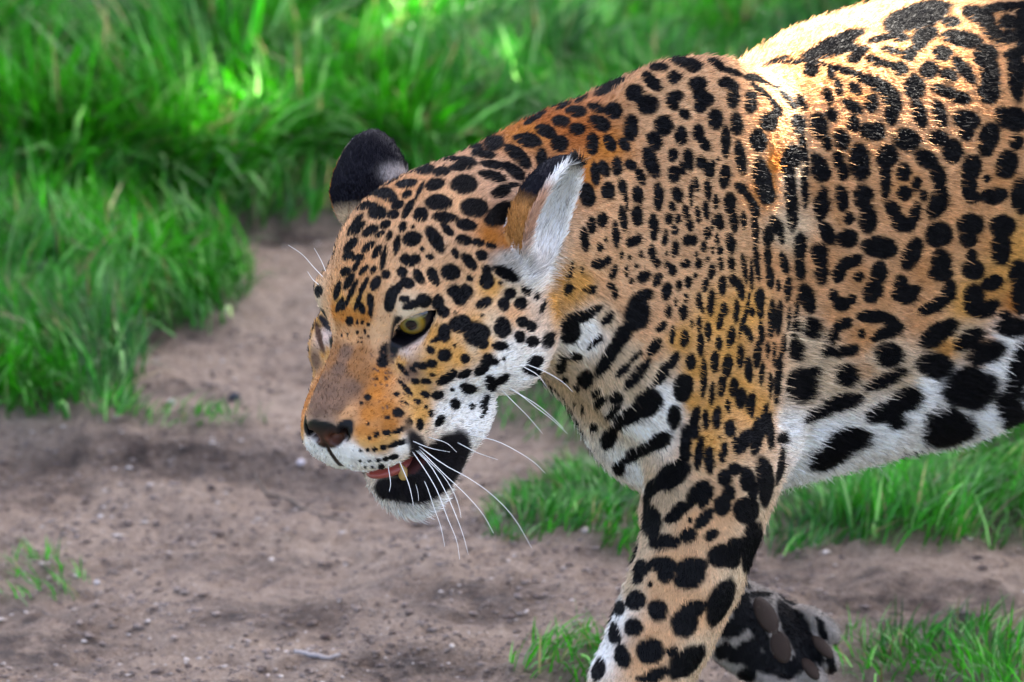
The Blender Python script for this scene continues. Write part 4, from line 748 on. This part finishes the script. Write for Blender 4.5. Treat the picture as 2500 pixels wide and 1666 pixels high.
for col, ln, pts in CTRL:
    for x, y in pts:
        h = cast(x, y)
        if h is None: continue
        c = h[0]; cps.append(c); ccol.append(col); clen.append(ln)
        hl = to_head(c)
        c2 = HO + Mh @ (c - HO) if (hl[1] > -120 and hl[2] > -150 and abs(hl[0]) < 130) else OB + MB @ (c - OB)
        cps.append(c2); ccol.append(col); clen.append(ln)
for b, h, s, col, ln in [(500, -1150, 0, WHT, 40), (900, -1120, 0, WHT, 40), (1300, -1000, 0, WHT, 40), (1300, -300, -300, TAN, 26), (1300, -300, 300, TAN, 26), (1800, -300, -280, TAN, 24), (1800, -300, 280, TAN, 24), (1900, -900, 160, TAN2, 20), (1900, -900, -160, TAN2, 20), (2100, -1500, 160, CRM, 16), (2100, -1500, -160, CRM, 16), (2400, -400, 0, TAN, 24), (2600, -1000, 60, CRM, 26), (1200, 60, 0, GOLD, 24), (-400, -1600, -250, CRM, 15), (-420, -1850, -250, CRM, 14), (-100, -1300, 190, CRM, 16), (1000, -900, -200, CRM, 34), (1000, -900, 200, CRM, 34)]:
    cps.append(body(b, h, s)); ccol.append(col); clen.append(ln)
cps = np.array(cps); ccol = np.array(ccol); clen = np.array(clen, float)
def base_coat(P):
    out = np.empty((len(P), 3), np.float32); ln = np.empty(len(P), np.float32)
    for i in range(0, len(P), 20000):
        p = P[i:i + 20000].astype(np.float32)
        d2 = ((p**2).sum(1)[:, None] + (cps**2).sum(1)[None] - 2 * p @ cps.T.astype(np.float32)).clip(150)
        w = d2 ** -1.7; w /= w.sum(1, keepdims=True)
        out[i:i + 20000] = w @ ccol; ln[i:i + 20000] = w @ clen
    return out, ln
ear_side = []
def ear_paint(P, N, col):
    """black backs with a pale patch, pale insides"""
    H = to_head(P); inner = np.zeros(len(P), bool); onear = np.zeros(len(P), bool); back = np.zeros(len(P), bool)
    for k, ((B_, ED, EN, EW), er) in enumerate(zip(EARS, EARW)):
        L = H - (B_ + ED * 32); a, n, w = L @ ED, L @ EN, L @ EW
        q_ = np.sqrt((a / (er[0] + 3))**2 + (n / (er[1] + 3))**2 + (w / (er[2] + 3))**2)
        on = (q_ < 1.0) & (np.sqrt((a / (er[0] - 9))**2 + ((n - 8) / er[1])**2 + (w / (er[2] - 9))**2) > .55)
        nn = (N @ HR) @ EN
        body_side = np.abs(H[:, 0]) < 52
        i_ = on & (nn > .05) & ~body_side; o_ = on & (nn <= .05) & ~body_side
        # inside: pale, shade of the hollow painted in towards the base, orange along the front rim
        if k == 0: fr = np.clip((-w * EWS[0] - 17) / 10, 0, 1) * np.clip((26 - a) / 14, 0, 1) * .8
        else: fr = np.clip((-w * EWS[1] - 12) / 14, 0, 1) * (a < 30)
        ci = np.array((.93, .89, .83)) * (1 - fr[:, None]) + np.array(ORG) * fr[:, None]
        tipd = np.clip((a - 34) / 6, 0, 1)[:, None] * (1 if k == 0 else 0); ci = ci * (1 - tipd) + .006 * tipd
        deep = np.clip((a + 20) / -14, 0, 1)[:, None] * .35
        ci = ci * (1 - deep) + np.array((.20, .13, .10)) * deep
        col[i_] = ci[i_]
        t = np.clip((a + (4 if k == 0 else 26)) / (12 if k == 0 else 8), 0, 1)[:, None]                  # black from a little above the base
        cb = np.array((.40, .18, .05) if k == 0 else CRM) * (1 - t) + np.array((.005, .0045, .008)) * t
        patch = np.exp(-(((a - 2) / 9)**2 + ((w - (-6 if k == 0 else 13)) / 15)**2) ** 2)[:, None] * .75
        cb = cb * (1 - patch) + np.array((.55, .50, .46)) * patch
        col[o_] = cb[o_]
        inner |= i_; onear |= on & ~body_side; back |= o_
    return inner, onear, back
# which way each ear's width axis points (front rim side)
EWS = [float(np.sign((EW * np.array([0, 1, .4])).sum())) * -1 for (_, _, _, EW) in EARS]
mk_c = np.array([m[0] for m in marks])
def paint(P, N, soft=.10):
    """coat colour at points of the skin; also the share of bare skin"""
    col, ln = base_coat(P)
    col *= (1 + .10 * wob(P, .35)[:, None] + .05 * wob(P, 1.1)[:, None])
    mz = np.clip((to_head(P)[:, 1] - 2) / 14, 0, 1)[:, None]
    col *= 1 + mz * (.16 * wob(P + 7, .9)[:, None] + .12 * wob(P + 19, 2.3)[:, None])
    inner, onear, back = ear_paint(P, N, col)
    bare = np.zeros(len(P), np.float32)
    jit = .07 * wob(P) + .06 * wob(P + 31.0, .45)
    order = np.argsort(P[:, 0], kind='stable'); xs = P[order, 0]
    dark = np.zeros(len(P), np.float32)
    for c, a1, a2, n, ci in sorted(marks, key=lambda m: m[4]):
        R = 1.35 * max(np.linalg.norm(a1), np.linalg.norm(a2))
        i0, i1 = np.searchsorted(xs, c[0] - R), np.searchsorted(xs, c[0] + R)
        id_ = order[i0:i1]
        if not len(id_): continue
        d = P[id_] - c
        k_ = (np.abs(d[:, 1]) < R) & (np.abs(d[:, 2]) < R); id_ = id_[k_]; d = d[k_]
        if not len(id_): continue
        g11, g22, g12 = a1 @ a1, a2 @ a2, a1 @ a2; det = g11 * g22 - g12 * g12
        p1, p2 = d @ a1, d @ a2
        u = (p1 * g22 - p2 * g12) / det; v = (p2 * g11 - p1 * g12) / det
        dn = d @ n
        q_ = np.sqrt(u * u + v * v + (dn / (1.7 * R)) ** 2) + jit[id_] * (1 if ci in (0, 8) else .4)
        sf = soft if ci in (0, 2, 3) else .45 if ci == 7 else .26 if ci == 8 else .22
        cov = np.clip((1.0 + sf - q_) / (2 * sf), 0, 1); cov = cov * cov * (3 - 2 * cov)
        cov[(N[id_] @ n) < -.1] = 0
        if ci == 0:
            cov[onear[id_]] = 0
            dark[id_] = np.maximum(dark[id_], cov)
        else:
            if ci == 7: cov *= .5
            elif ci != 6: cov[(to_head(P[id_])[:, 1] < -70)] = 0
            col[id_] = col[id_] * (1 - cov[:, None] * (1 - dark[id_][:, None] * 0)) + PAL[ci] * cov[:, None]
            if ci != 7: dark[id_] *= (1 - cov)
            bare[id_] = np.maximum(bare[id_], cov * (.9 if ci not in (4, 5, 7, 8) else .0))
    col = col * (1 - dark[:, None]) + PAL[0] * dark[:, None]
    # nose leather and the groove below it
    Hh = to_head(P); x, y, z = np.abs(Hh[:, 0]), Hh[:, 1], Hh[:, 2]
    jn = .10 * wob(P, .8)
    nm = np.maximum(np.clip((1.06 - np.sqrt((x / 19)**2 + ((z + 48) / 10.5)**2) + jn) / .16, 0, 1), np.clip((1.05 - np.sqrt(((x - 19) / 6)**2 + ((z + 46) / 8)**2) + jn) / .2, 0, 1)) * (y > 48)
    nm = np.maximum(nm, np.clip((2.6 - x - .04 * (z + 60)) / .8, 0, 1) * (y > 50) * (z < -54) * (z > -77))
    pk = np.exp(-((x - 7) / 6)**2 - ((z + 51) / 4.5)**2)[:, None] * .9; rim = np.clip((z + 44) / 4, 0, 1)[:, None] + np.clip((x - 13) / 4, 0, 1)[:, None]
    nc = np.array((.022, .012, .010)) * (1 - pk) + np.array((.15, .055, .032)) * pk
    nc = nc * (1 - np.clip(rim, 0, 1)) + np.array((.004, .0035, .0045)) * np.clip(rim, 0, 1)
    nc = nc * (1 + .3 * wob(P, 2.5)[:, None])
    col = col * (1 - nm[:, None]) + nc * nm[:, None]; bare = np.maximum(bare, nm)
    return np.clip(col, 0, 1), ln, bare, inner, back
scol, sln, sbare, _i, _b = paint(JV, JN)
HJ = to_head(JV)
mouth = (np.abs(HJ[:, 0]) < 36) & (HJ[:, 1] > -6) & (HJ[:, 1] < 62) & (HJ[:, 2] < -86) & (HJ[:, 2] > -104)
for sg in (1, -1):
    q_ = (HJ - ECEN * np.array([sg, 1, 1.])); rr_ = np.linalg.norm(q_, axis=1); nn__ = q_ @ (EDIR * np.array([sg, 1, 1.]))
    e_ = (rr_ < EYE_R + 2.3) & (nn__ > 1); scol[e_] = (.006, .005, .008); sbare[e_] = 1
inm = mouth & (np.abs(JN @ HR[:, 2]) > .55)
scol[inm] = (.06, .018, .018)
print('skin painted', time.time() - T00)

mcoat, b_, nn_, ll_ = mat_principled('coat_skin', rough=.62, **{'Specular IOR Level': .2})
at_ = nn_.new('ShaderNodeAttribute'); at_.attribute_name = 'coat'; ll_.new(at_.outputs['Color'], b_.inputs['Base Color'])
ar_ = nn_.new('ShaderNodeAttribute'); ar_.attribute_name = 'bare'
mr_ = nn_.new('ShaderNodeMapRange'); mr_.inputs['To Min'].default_value = .75; mr_.inputs['To Max'].default_value = .42
ll_.new(ar_.outputs['Fac'], mr_.inputs['Value']); ll_.new(mr_.outputs[0], b_.inputs['Roughness'])
tn_ = nn_.new('ShaderNodeTexNoise'); tn_.inputs['Scale'].default_value = 900
bu_ = nn_.new('ShaderNodeBump'); bu_.inputs['Strength'].default_value = .25; bu_.inputs['Distance'].default_value = .0006
ll_.new(tn_.outputs[0], bu_.inputs['Height']); ll_.new(bu_.outputs[0], b_.inputs['Normal'])
jaguar = mesh_obj('jaguar', to_world(JV), JQ, mcoat)
add_attr(jaguar.data, 'coat', np.c_[scol, np.ones(len(scol))]); add_attr(jaguar.data, 'bare', sbare, 'FLOAT')
tag(jaguar, 'spotted jaguar walking with its head low and mouth slightly open', 'jaguar')

# ------------------------------------------------------------------ unseen tree added to shade the place; gaps cut in it for the sun
def added_shade_tree():
    S = np.array(sd); u = norm(np.cross(S, (0, 0, 1.))); w = np.cross(u, S)
    C = np.array((.2, .55, .3)) + S * 6.0
    N = 170000
    v = norm(rng.normal(size=(N, 3))) * (rng.random((N, 1)) ** .42)
    P = C + v * np.array((3.3, 3.3, 1.7))
    # leaves cleared to aim sun at the animal's back, smaller gaps over the turf
    lit = []
    Sc = np.array([S @ UAX, S @ VAX, S @ WAX])
    for px in range(1850, 2360, 22):
        for py in range(6, 360, 22):
            if py > 360 - .25 * (px - 1850): continue
            h = cast(px, py)
            if h is None: continue
            nn_ = h[1] if h[1] @ norm(EYEPT - h[0]) > 0 else -h[1]
            if nn_ @ Sc > .12: lit.append(to_world(h[0]))
    lit = np.array(lit); gaps = [(lit.mean(0), .15)]
    L2 = np.stack([lit @ u, lit @ w], 1); P2 = np.stack([P @ u, P @ w], 1); keep = np.ones(N, bool)
    for i in range(0, N, 8000):
        keep[i:i + 8000] = ((P2[i:i + 8000, None] - L2[None]) ** 2).sum(-1).min(1) > .058 ** 2
    for x, y, r in [(620, 430, .05), (980, 230, .07), (330, 300, .03), (1150, 160, .03), (1500, 120, .04), (120, 640, .025), (100, 100, .04), (700, 60, .05), (420, 500, .02), (1250, 330, .03)]:
        d = P - np.array((*ground_px(x, y), .03)); a, b = d @ u, d @ w; ph = np.arctan2(b, a)
        keep &= np.hypot(a, b) > .04 + .6 * r * (1 + .22 * np.sin(3 * ph + 1) + .15 * np.sin(5 * ph))
    P = P[keep]; n = len(P)
    a1 = norm(rng.normal(size=(n, 3))); a2 = norm(np.cross(a1, rng.normal(size=(n, 3)))); l, wd = rng.uniform(.05, .095, (n, 1)), rng.uniform(.024, .042, (n, 1))
    V = np.stack([P - a1 * l, P + a2 * wd, P + a1 * l, P - a2 * wd], 1).reshape(-1, 3)
    m, pb, nn, ll = mat_principled('leaf', (.045, .10, .02), .5)
    mb, pb2, nn, ll = mat_principled('tree_bark', (.09, .065, .045), .9)
    no = nn.new('ShaderNodeTexNoise'); no.inputs['Scale'].default_value = 18; bu = nn.new('ShaderNodeBump'); bu.inputs['Distance'].default_value = .03; ll.new(no.outputs[0], bu.inputs['Height']); ll.new(bu.outputs[0], pb2.inputs['Normal'])
    TC = C + u * 1.3; base = np.array((TC[0], TC[1], 0.)); root = bpy.data.objects.new('tree', None); COL.objects.link(root)
    tag(root, 'leafy tree added out of view to shade the path, with gaps cut for the sun', 'tree')
    mesh_obj('crown', V, np.arange(4 * n).reshape(-1, 4), m, root, smooth=False)
    Vt, Ft = [], []
    def limb(pts, r0, r1):
        pts = np.array(pts, float)
        for t_ in np.linspace(0, 1, 30):          # no bough across the gaps
            p_ = pts[-2] + (pts[-1] - pts[-2]) * t_
            if any(np.hypot((p_ - np.array(g)) @ u, (p_ - np.array(g)) @ w) < r + .12 for g, r in gaps[:1]): return
        o = len(Vt); k = len(pts)
        for i, p in enumerate(pts):
            d = norm(pts[min(i + 1, k - 1)] - pts[max(i - 1, 0)]); a = norm(np.cross(d, (.3, 1, .1))); b = np.cross(d, a); r = r0 + (r1 - r0) * i / (k - 1)
            for j in range(10): f = 2 * math.pi * j / 10; Vt.append(p + (a * math.cos(f) + b * math.sin(f)) * r)
        for i in range(k - 1):
            for j in range(10): Ft.append((o + i * 10 + j, o + i * 10 + (j + 1) % 10, o + (i + 1) * 10 + (j + 1) % 10, o + (i + 1) * 10 + j))
    limb([base, base + (.03, .02, 1.2), base + (-.04, .05, 2.4), TC - (0, 0, .6)], .17, .11)
    for k in range(8):
        f = k * .785 + .3; e = np.array((math.cos(f) * 1.7, math.sin(f) * 1.7, .4 + .5 * math.sin(k * 2.1))); limb([TC - (0, 0, 1.2 - .1 * k), TC + e * .45 - (0, 0, .3), TC + e], .06, .02)
    mesh_obj('trunk', np.array(Vt), Ft, mb, root)
if 't' not in DEV: added_shade_tree()

# ------------------------------------------------------------------ fur
def fur():
    ctr = JV[JT].mean(1); nt = tri_n / (2 * tri_a[:, None] + 1e-12)
    if (nt * JN[JT[:, 0]]).sum() < 0: nt = -nt
    p = px_of(ctr); v = norm(EYEPT - ctr)
    facing = (nt * v).sum(1)
    near = (facing > -.15) & (p[:, 0] > -60) & (p[:, 0] < CW + 120) & (p[:, 1] > -80) & (p[:, 1] < CH + 80)
    H = to_head(ctr); hd = (H[:, 1] > -115) & (H[:, 2] > -150) & (np.abs(H[:, 0]) < 110)
    DN = float(os.environ.get('FURD', 1))
    dens = np.where(near, np.where(hd, .30, .12), .016) * DN
    bl, _ = base_coat(ctr[::1][:1]) if False else (None, None)
    cnt = rng.poisson(dens * tri_a)
    t = np.repeat(np.arange(len(JT)), cnt); n = len(t)
    r1, r2 = rng.random(n), rng.random(n); s = np.sqrt(r1)
    w0, w1, w2 = 1 - s, s * (1 - r2), s * r2
    T_ = JT[t]
    P = JV[T_[:, 0]] * w0[:, None] + JV[T_[:, 1]] * w1[:, None] + JV[T_[:, 2]] * w2[:, None]
    N = norm(JN[T_[:, 0]] * w0[:, None] + JN[T_[:, 1]] * w1[:, None] + JN[T_[:, 2]] * w2[:, None])
    nearP = near[t]
    # growth direction
    Hp = to_head(P); bc, hc, scd = (P - OB) @ eb, (P - OB) @ eu, (P - OB) @ es
    dirb = eb[None] * 1.0 + eu[None] * (-.28) + 0 * P
    wl_ = np.clip((-1010 - hc) / 160, 0, 1)[:, None]
    dirb = dirb * (1 - wl_) + (-eu[None] + .12 * eb[None]) * wl_
    nck = np.clip((-100 - bc) / 300, 0, 1)[:, None] * np.clip((-300 - hc) / 300, 0, 1)[:, None]
    dirb = dirb + nck * (-eu[None]) * .9
    dh = (P - head(0, 74, -42)); dh = norm(dh) + HR @ np.array([0, -.35, 0])
    wh = np.clip((Hp[:, 1] + 118) / 30, 0, 1)[:, None] * (Hp[:, 2] > -150)[:, None]
    D = norm(dirb) * (1 - wh) + norm(dh) * wh
    # ears
    Cc = P
    vi = T_[np.arange(n), np.stack([w0, w1, w2], 1).argmax(1)]
    ln = sln[vi].copy(); bare = sbare[vi]; inner = _i[vi]; back = _b[vi]
    for k, (B_, ED, EN, EW) in enumerate(EARS):
        L = Hp - (B_ + ED * 32)
        e = (inner | back) & (np.linalg.norm(L, axis=1) < 60)
        D[e] = HR @ ED
    D = D + .10 * rng.normal(size=D.shape) + .16 * np.stack([wob(P, .5), wob(P + 57, .5), wob(P + 91, .5)], 1)
    Tn = D - N * (D * N).sum(1)[:, None]; Tn = norm(Tn + 1e-9)
    ln = np.where(ln < 29, ln * .62, ln) * rng.uniform(.65, 1.2, n)
    ln[back] = 9 * rng.uniform(.7, 1.2, back.sum())
    ln[inner] = rng.uniform(12, 34, inner.sum()); ln[inner & (Hp[:, 0] < 0)] = 7
    keep = (bare < .45) & (rng.random(n) > bare * 1.2)
    m_in = (np.abs(Hp[:, 0]) < 36) & (Hp[:, 1] > -6) & (Hp[:, 1] < 62) & (Hp[:, 2] < -86) & (Hp[:, 2] > -104) & (np.abs(N @ HR[:, 2]) > .5)
    keep &= ~m_in
    P, N, Tn, ln, nearP, inner = P[keep], N[keep], Tn[keep], ln[keep], nearP[keep], inner[keep]; n = len(P)
    # colour is what this hair covers: sample half way along it
    col, _, bare2, _, _ = paint(P + Tn * (ln * .55)[:, None] + rng.normal(0, 1.3, (n, 3)), N, .12)
    lift = np.where(inner, .5, rng.uniform(.2, .55, n))
    gd = (rng.random(n) < .05) & ~inner; ln = np.where(gd, ln * np.where(ln > 22, 1.3, 1.7), ln); lift = np.where(gd, .75, lift)
    pts = np.empty((n, 4, 3), np.float32)
    jx = .10 * rng.normal(size=(n, 3))
    for j, f in enumerate((0, .33, .67, 1.0)):
        pts[:, j] = P - N * 1.5 + (Tn + jx * f) * (ln * f)[:, None] + N * (ln * lift * (f - .40 * f * f))[:, None]
    pts = to_world(pts).astype(np.float32)
    hc_ = bpy.data.hair_curves.new('fur'); hc_.add_curves([4] * n)
    hc_.attributes['position'].data.foreach_set('vector', pts.reshape(-1))
    rad = np.empty((n, 4), np.float32)
    base = np.where(nearP, .72, 1.6) * AU * rng.uniform(.75, 1.25, n)
    for j, f in enumerate((1.0, .95, .7, .15)): rad[:, j] = base * f
    ra = hc_.attributes.get('radius') or hc_.attributes.new('radius', 'FLOAT', 'POINT')
    ra.data.foreach_set('value', rad.reshape(-1))
    ca = hc_.attributes.new('coat', 'FLOAT_COLOR', 'CURVE')
    hv = np.where(to_head(P)[:, 1] > -20, .34, .24)[:, None]
    bri = np.clip(1 + hv * rng.normal(size=(n, 1)) + .20 * wob(P, 2.2)[:, None] + .10 * wob(P + 11, .8)[:, None], .35, 1.8)
    ca.data.foreach_set('color', np.c_[np.clip(col * bri, 0, .95), np.ones(n)].astype(np.float32).reshape(-1))
    m = bpy.data.materials.new('fur'); m.use_nodes = True; nt_ = m.node_tree
    nt_.nodes.clear(); out = nt_.nodes.new('ShaderNodeOutputMaterial')
    at1 = nt_.nodes.new('ShaderNodeAttribute'); at1.attribute_name = 'coat'
    pb = nt_.nodes.new('ShaderNodeBsdfPrincipled'); pb.inputs['Roughness'].default_value = .42
    pb.inputs['Specular IOR Level'].default_value = .08
    nt_.links.new(at1.outputs['Color'], pb.inputs['Base Color']); nt_.links.new(pb.outputs[0], out.inputs[0])
    hc_.materials.append(m)
    o = bpy.data.objects.new('fur', hc_); COL.objects.link(o); o.parent = jaguar
    print('fur strands', n, time.time() - T00)
if 'f' not in DEV: fur()

# ------------------------------------------------------------------ eyes, whiskers, mouth, pads
def eye_material():
    m, b, n, l = mat_principled('eye', rough=.06)
    b.inputs['Coat Weight'].default_value = .8; b.inputs['Specular IOR Level'].default_value = .3; b.inputs['Coat Roughness'].default_value = .02
    tc = n.new('ShaderNodeTexCoord'); sx = n.new('ShaderNodeSeparateXYZ'); l.new(tc.outputs['Object'], sx.inputs[0])
    cb = n.new('ShaderNodeCombineXYZ'); l.new(sx.outputs[0], cb.inputs[0]); l.new(sx.outputs[1], cb.inputs[1])
    ln = n.new('ShaderNodeVectorMath'); ln.operation = 'LENGTH'; l.new(cb.outputs[0], ln.inputs[0])
    mr = n.new('ShaderNodeMapRange'); mr.inputs['From Max'].default_value = EYE_R * HS * AU; l.new(ln.outputs['Value'], mr.inputs['Value'])
    no = n.new('ShaderNodeTexNoise'); no.inputs['Scale'].default_value = 700; l.new(tc.outputs['Object'], no.inputs['Vector'])
    ad = n.new('ShaderNodeMath'); ad.operation = 'MULTIPLY_ADD'; ad.inputs[1].default_value = .05; l.new(no.outputs[0], ad.inputs[0]); l.new(mr.outputs[0], ad.inputs[2])
    cr = n.new('ShaderNodeValToRGB'); l.new(ad.outputs[0], cr.inputs[0])
    el = cr.color_ramp.elements; el[0].position = 0; el[0].color = (.002, .002, .003, 1); el[1].position = 1; el[1].color = (.01, .01, .012, 1)
    for p_, c_ in ((.235, (.003, .003, .003, 1)), (.27, (.09, .085, .03, 1)), (.36, (.24, .17, .035, 1)), (.49, (.25, .15, .012, 1)), (.56, (.10, .07, .008, 1)), (.63, (.012, .010, .012, 1))):
        e = el.new(p_); e.color = c_
    l.new(cr.outputs[0], b.inputs['Base Color'])
    return m
em = eye_material()
def sphere(nu=48, nv=32):
    V = [(0, 0, 1)]; F_ = []
    for i in range(1, nv):
        for j in range(nu):
            a, b = math.pi * i / nv, 2 * math.pi * j / nu; V.append((math.sin(a) * math.cos(b), math.sin(a) * math.sin(b), math.cos(a)))
    V.append((0, 0, -1)); V = np.array(V)
    for j in range(nu): F_.append((0, 1 + j, 1 + (j + 1) % nu)); F_.append((len(V) - 1, len(V) - 1 - nu + (j + 1) % nu, len(V) - 1 - nu + j))
    for i in range(nv - 2):
        for j in range(nu):
            a = 1 + i * nu + j; b = 1 + i * nu + (j + 1) % nu; F_.append((a, a + nu, b + nu, b))
    return V, F_
SV, SF = sphere()
for sg in (1, -1):
    m = np.array([sg, 1, 1.])
    gz_ = norm(EDIR + (np.array([.02, .06, .02]) if sg > 0 else 0))
    d = to_world(head(*(ECEN * m)) + HR @ (gz_ * m)) - to_world(head(*(ECEN * m)))
    V = SV.copy(); V[:, 2] += .06 * np.clip((SV[:, 2] - .80) / .2, 0, 1) ** 1.5        # cornea bulge
    o = mesh_obj('eye', V * EYE_R * HS * AU, SF, em, jaguar)
    o.location = to_world(head(*(ECEN * m))); o.rotation_euler = Vector(d).to_track_quat('Z', 'Y').to_euler()
def tube(pts, r0, r1, seg=6):
    pts = np.asarray(pts, float); n = len(pts); V, F_ = [], []
    for i, p in enumerate(pts):
        t = norm(pts[min(i + 1, n - 1)] - pts[max(i - 1, 0)]); u = norm(np.cross(t, (.3, .2, .9))); w = np.cross(t, u); r = r0 + (r1 - r0) * (i / (n - 1)) ** .8
        for k in range(seg): a = 2 * math.pi * k / seg; V.append(p + (u * math.cos(a) + w * math.sin(a)) * r)
    for i in range(n - 1):
        for k in range(seg): a = i * seg + k; b = i * seg + (k + 1) % seg; F_.append((a, b, b + seg, a + seg))
    F_.append(tuple(range(seg))[::-1]); F_.append(tuple(range((n - 1) * seg, n * seg)))
    return np.array(V), F_
def spline(pts, m=14):
    pts = np.asarray(pts, float); t = np.arange(len(pts)); tt = np.linspace(0, len(pts) - 1, m)
    return np.stack([cubic(t, pts[:, i])(tt) for i in range(pts.shape[1])], 1)
mwh = mat_principled('whisker', (.86, .85, .80), .3)[0]
WH = [((700, 1000), -110, [(960, 400), (1060, 560), (1130, 760), (1180, 900), (1210, 1050)]), ((700, 1000), -130, [(960, 320), (1050, 450), (1150, 620), (1230, 830), (1300, 1000), (1325, 1150)]),
 ((700, 1000), -120, [(985, 310), (1100, 430), (1210, 620), (1290, 800), (1350, 960), (1390, 1110)]), ((700, 1000), -70, [(1000, 310), (1080, 390), (1200, 510), (1280, 640), (1320, 750), (1335, 830)]),
 ((700, 1000), -120, [(1010, 300), (1200, 490), (1370, 650), (1500, 800), (1585, 950)]), ((700, 1000), -140, [(1010, 280), (1200, 420), (1400, 530), (1580, 660), (1740, 830), (1875, 1060)]),
 ((700, 1000), -50, [(860, 390), (930, 560), (960, 680), (970, 740)]), ((700, 1000), -40, [(950, 420), (985, 560), (1005, 640), (1010, 700)]), ((700, 1000), -30, [(775, 430), (795, 560), (785, 630)]),
 ((700, 1000), -40, [(1375, 188), (1600, 240), (1780, 330), (1900, 410), (1980, 490)]), ((700, 1000), -60, [(1300, 250), (1445, 325), (1540, 360), (1615, 385)]),
 ((700, 680), -20, [(1640, 850), (1690, 900), (1760, 970), (1850, 1060), (1960, 1190)]), ((700, 680), -20, [(1690, 830), (1800, 900), (1900, 980), (2030, 1080), (2150, 1190)]), ((700, 680), -20, [(1700, 835), (1790, 890), (1920, 970), (2050, 1080), (2120, 1150)]),
 ((700, 680), -40, [(1830, 655), (1990, 720), (2120, 800), (2190, 870)]), ((700, 680), -30, [(1800, 670), (1920, 740), (1990, 830)]),
 ((700, 680), -60, [(960, 1245), (1100, 1300), (1250, 1330)]), ((700, 680), -60, [(1080, 1215), (1220, 1260), (1300, 1330)])]
for of, dw, pts in WH:
    px = [(of[0] + x / ZK, of[1] + y / ZK) for x, y in pts]
    h = cast(*px[0]); W0 = h[0][2] if h else 0
    n = len(px); P = [at(x, y, W0 + 4 + (dw - 4) * (i / (n - 1))) for i, (x, y) in enumerate(px)]
    V, F_ = tube(to_world(spline(P)), 1.35 * AU, .35 * AU); mesh_obj('whisker', V, F_, mwh, jaguar)
for of, pts in [((700, 300), [(310, 1215), (210, 1110), (120, 1010), (10, 935)]), ((700, 300), [(320, 1200), (280, 1090), (245, 1020), (210, 960)]), ((700, 300), [(245, 1240), (200, 1200), (160, 1140)])]:
    px = [(of[0] + x / ZK, of[1] + y / ZK) for x, y in pts]
    W0 = head(-40, -8, 24)[2]; P = [at(x, y, W0 + 15 * i) for i, (x, y) in enumerate(px)]
    V, F_ = tube(to_world(spline(P)), 1.2 * AU, .4 * AU); mesh_obj('whisker', V, F_, mwh, jaguar)
mton = mat_principled('tongue', (.34, .075, .06), .35, **{'Subsurface Weight': .2})[0]
def blob(name, c, r, A, mat, taper=0):
    V = SV[:].copy(); V[:, :2] *= (1 - taper * (V[:, 2:3] * .5 + .5)); V = (V * np.asarray(r)) @ np.asarray(A).T + c
    return mesh_obj(name, to_world(V), SF, mat, jaguar)
blob('tongue', head(3, 23, -98.5), np.array((15, 25, 6.0)) * HS, HR @ rx(8), mton)
mtoo = mat_principled('tooth', (.50, .30, .09), .25)[0]
for x, y, z, l_, up in ((16, 30, -100, 6.5, 1), (-16, 30, -100, 6.5, 1)):
    blob('tooth', head(x, y, z), np.array((5.5, 6.0, l_)) * HS, HR @ (np.eye(3) if up > 0 else np.diag([1, -1, -1.])), mtoo, .75)
mpad, pb_, pn_, pl_ = mat_principled('pad', (.040, .025, .018), .7, **{'Specular IOR Level': .2})
tn_ = pn_.new('ShaderNodeTexNoise'); tn_.inputs['Scale'].default_value = 500; bu_ = pn_.new('ShaderNodeBump'); bu_.inputs['Strength'].default_value = .5; bu_.inputs['Distance'].default_value = .001
pl_.new(tn_.outputs[0], bu_.inputs['Height']); pl_.new(bu_.outputs[0], pb_.inputs['Normal'])
def pad(px, py, rl, rw, ang, th=13):
    h = cast(px, py)
    if h is None: return
    c, n = h
    if n @ norm(EYEPT - c) < 0: n = -n
    a = math.radians(ang); t = np.array([math.cos(a), -math.sin(a), 0]); t = norm(t - n * (t @ n)); u = np.cross(n, t)
    o = blob('paw_pad', c - n * 4, (rl, rw, th), np.stack([t, u, n], 1), mpad)
    v = np.array([q.co[:] for q in o.data.vertices]); g_ = wob(v / AU, .30)[:, None] * .10 + wob(v / AU, .12)[:, None] * .16
    v = v + (v - to_world(c)) * g_; o.data.vertices.foreach_set('co', v.astype(np.float32).ravel()); o.data.update()
for x, y, a, b, g in [(1640, 1060, 170, 105, 58), (1745, 1300, 150, 100, 70), (1840, 950, 150, 60, 38), (2070, 1290, 130, 70, 60), (1975, 1460, 115, 62, 66)]:
    pad(1350 + x / ZK, 1166 + y / ZK, a / ZK, b / ZK, g)
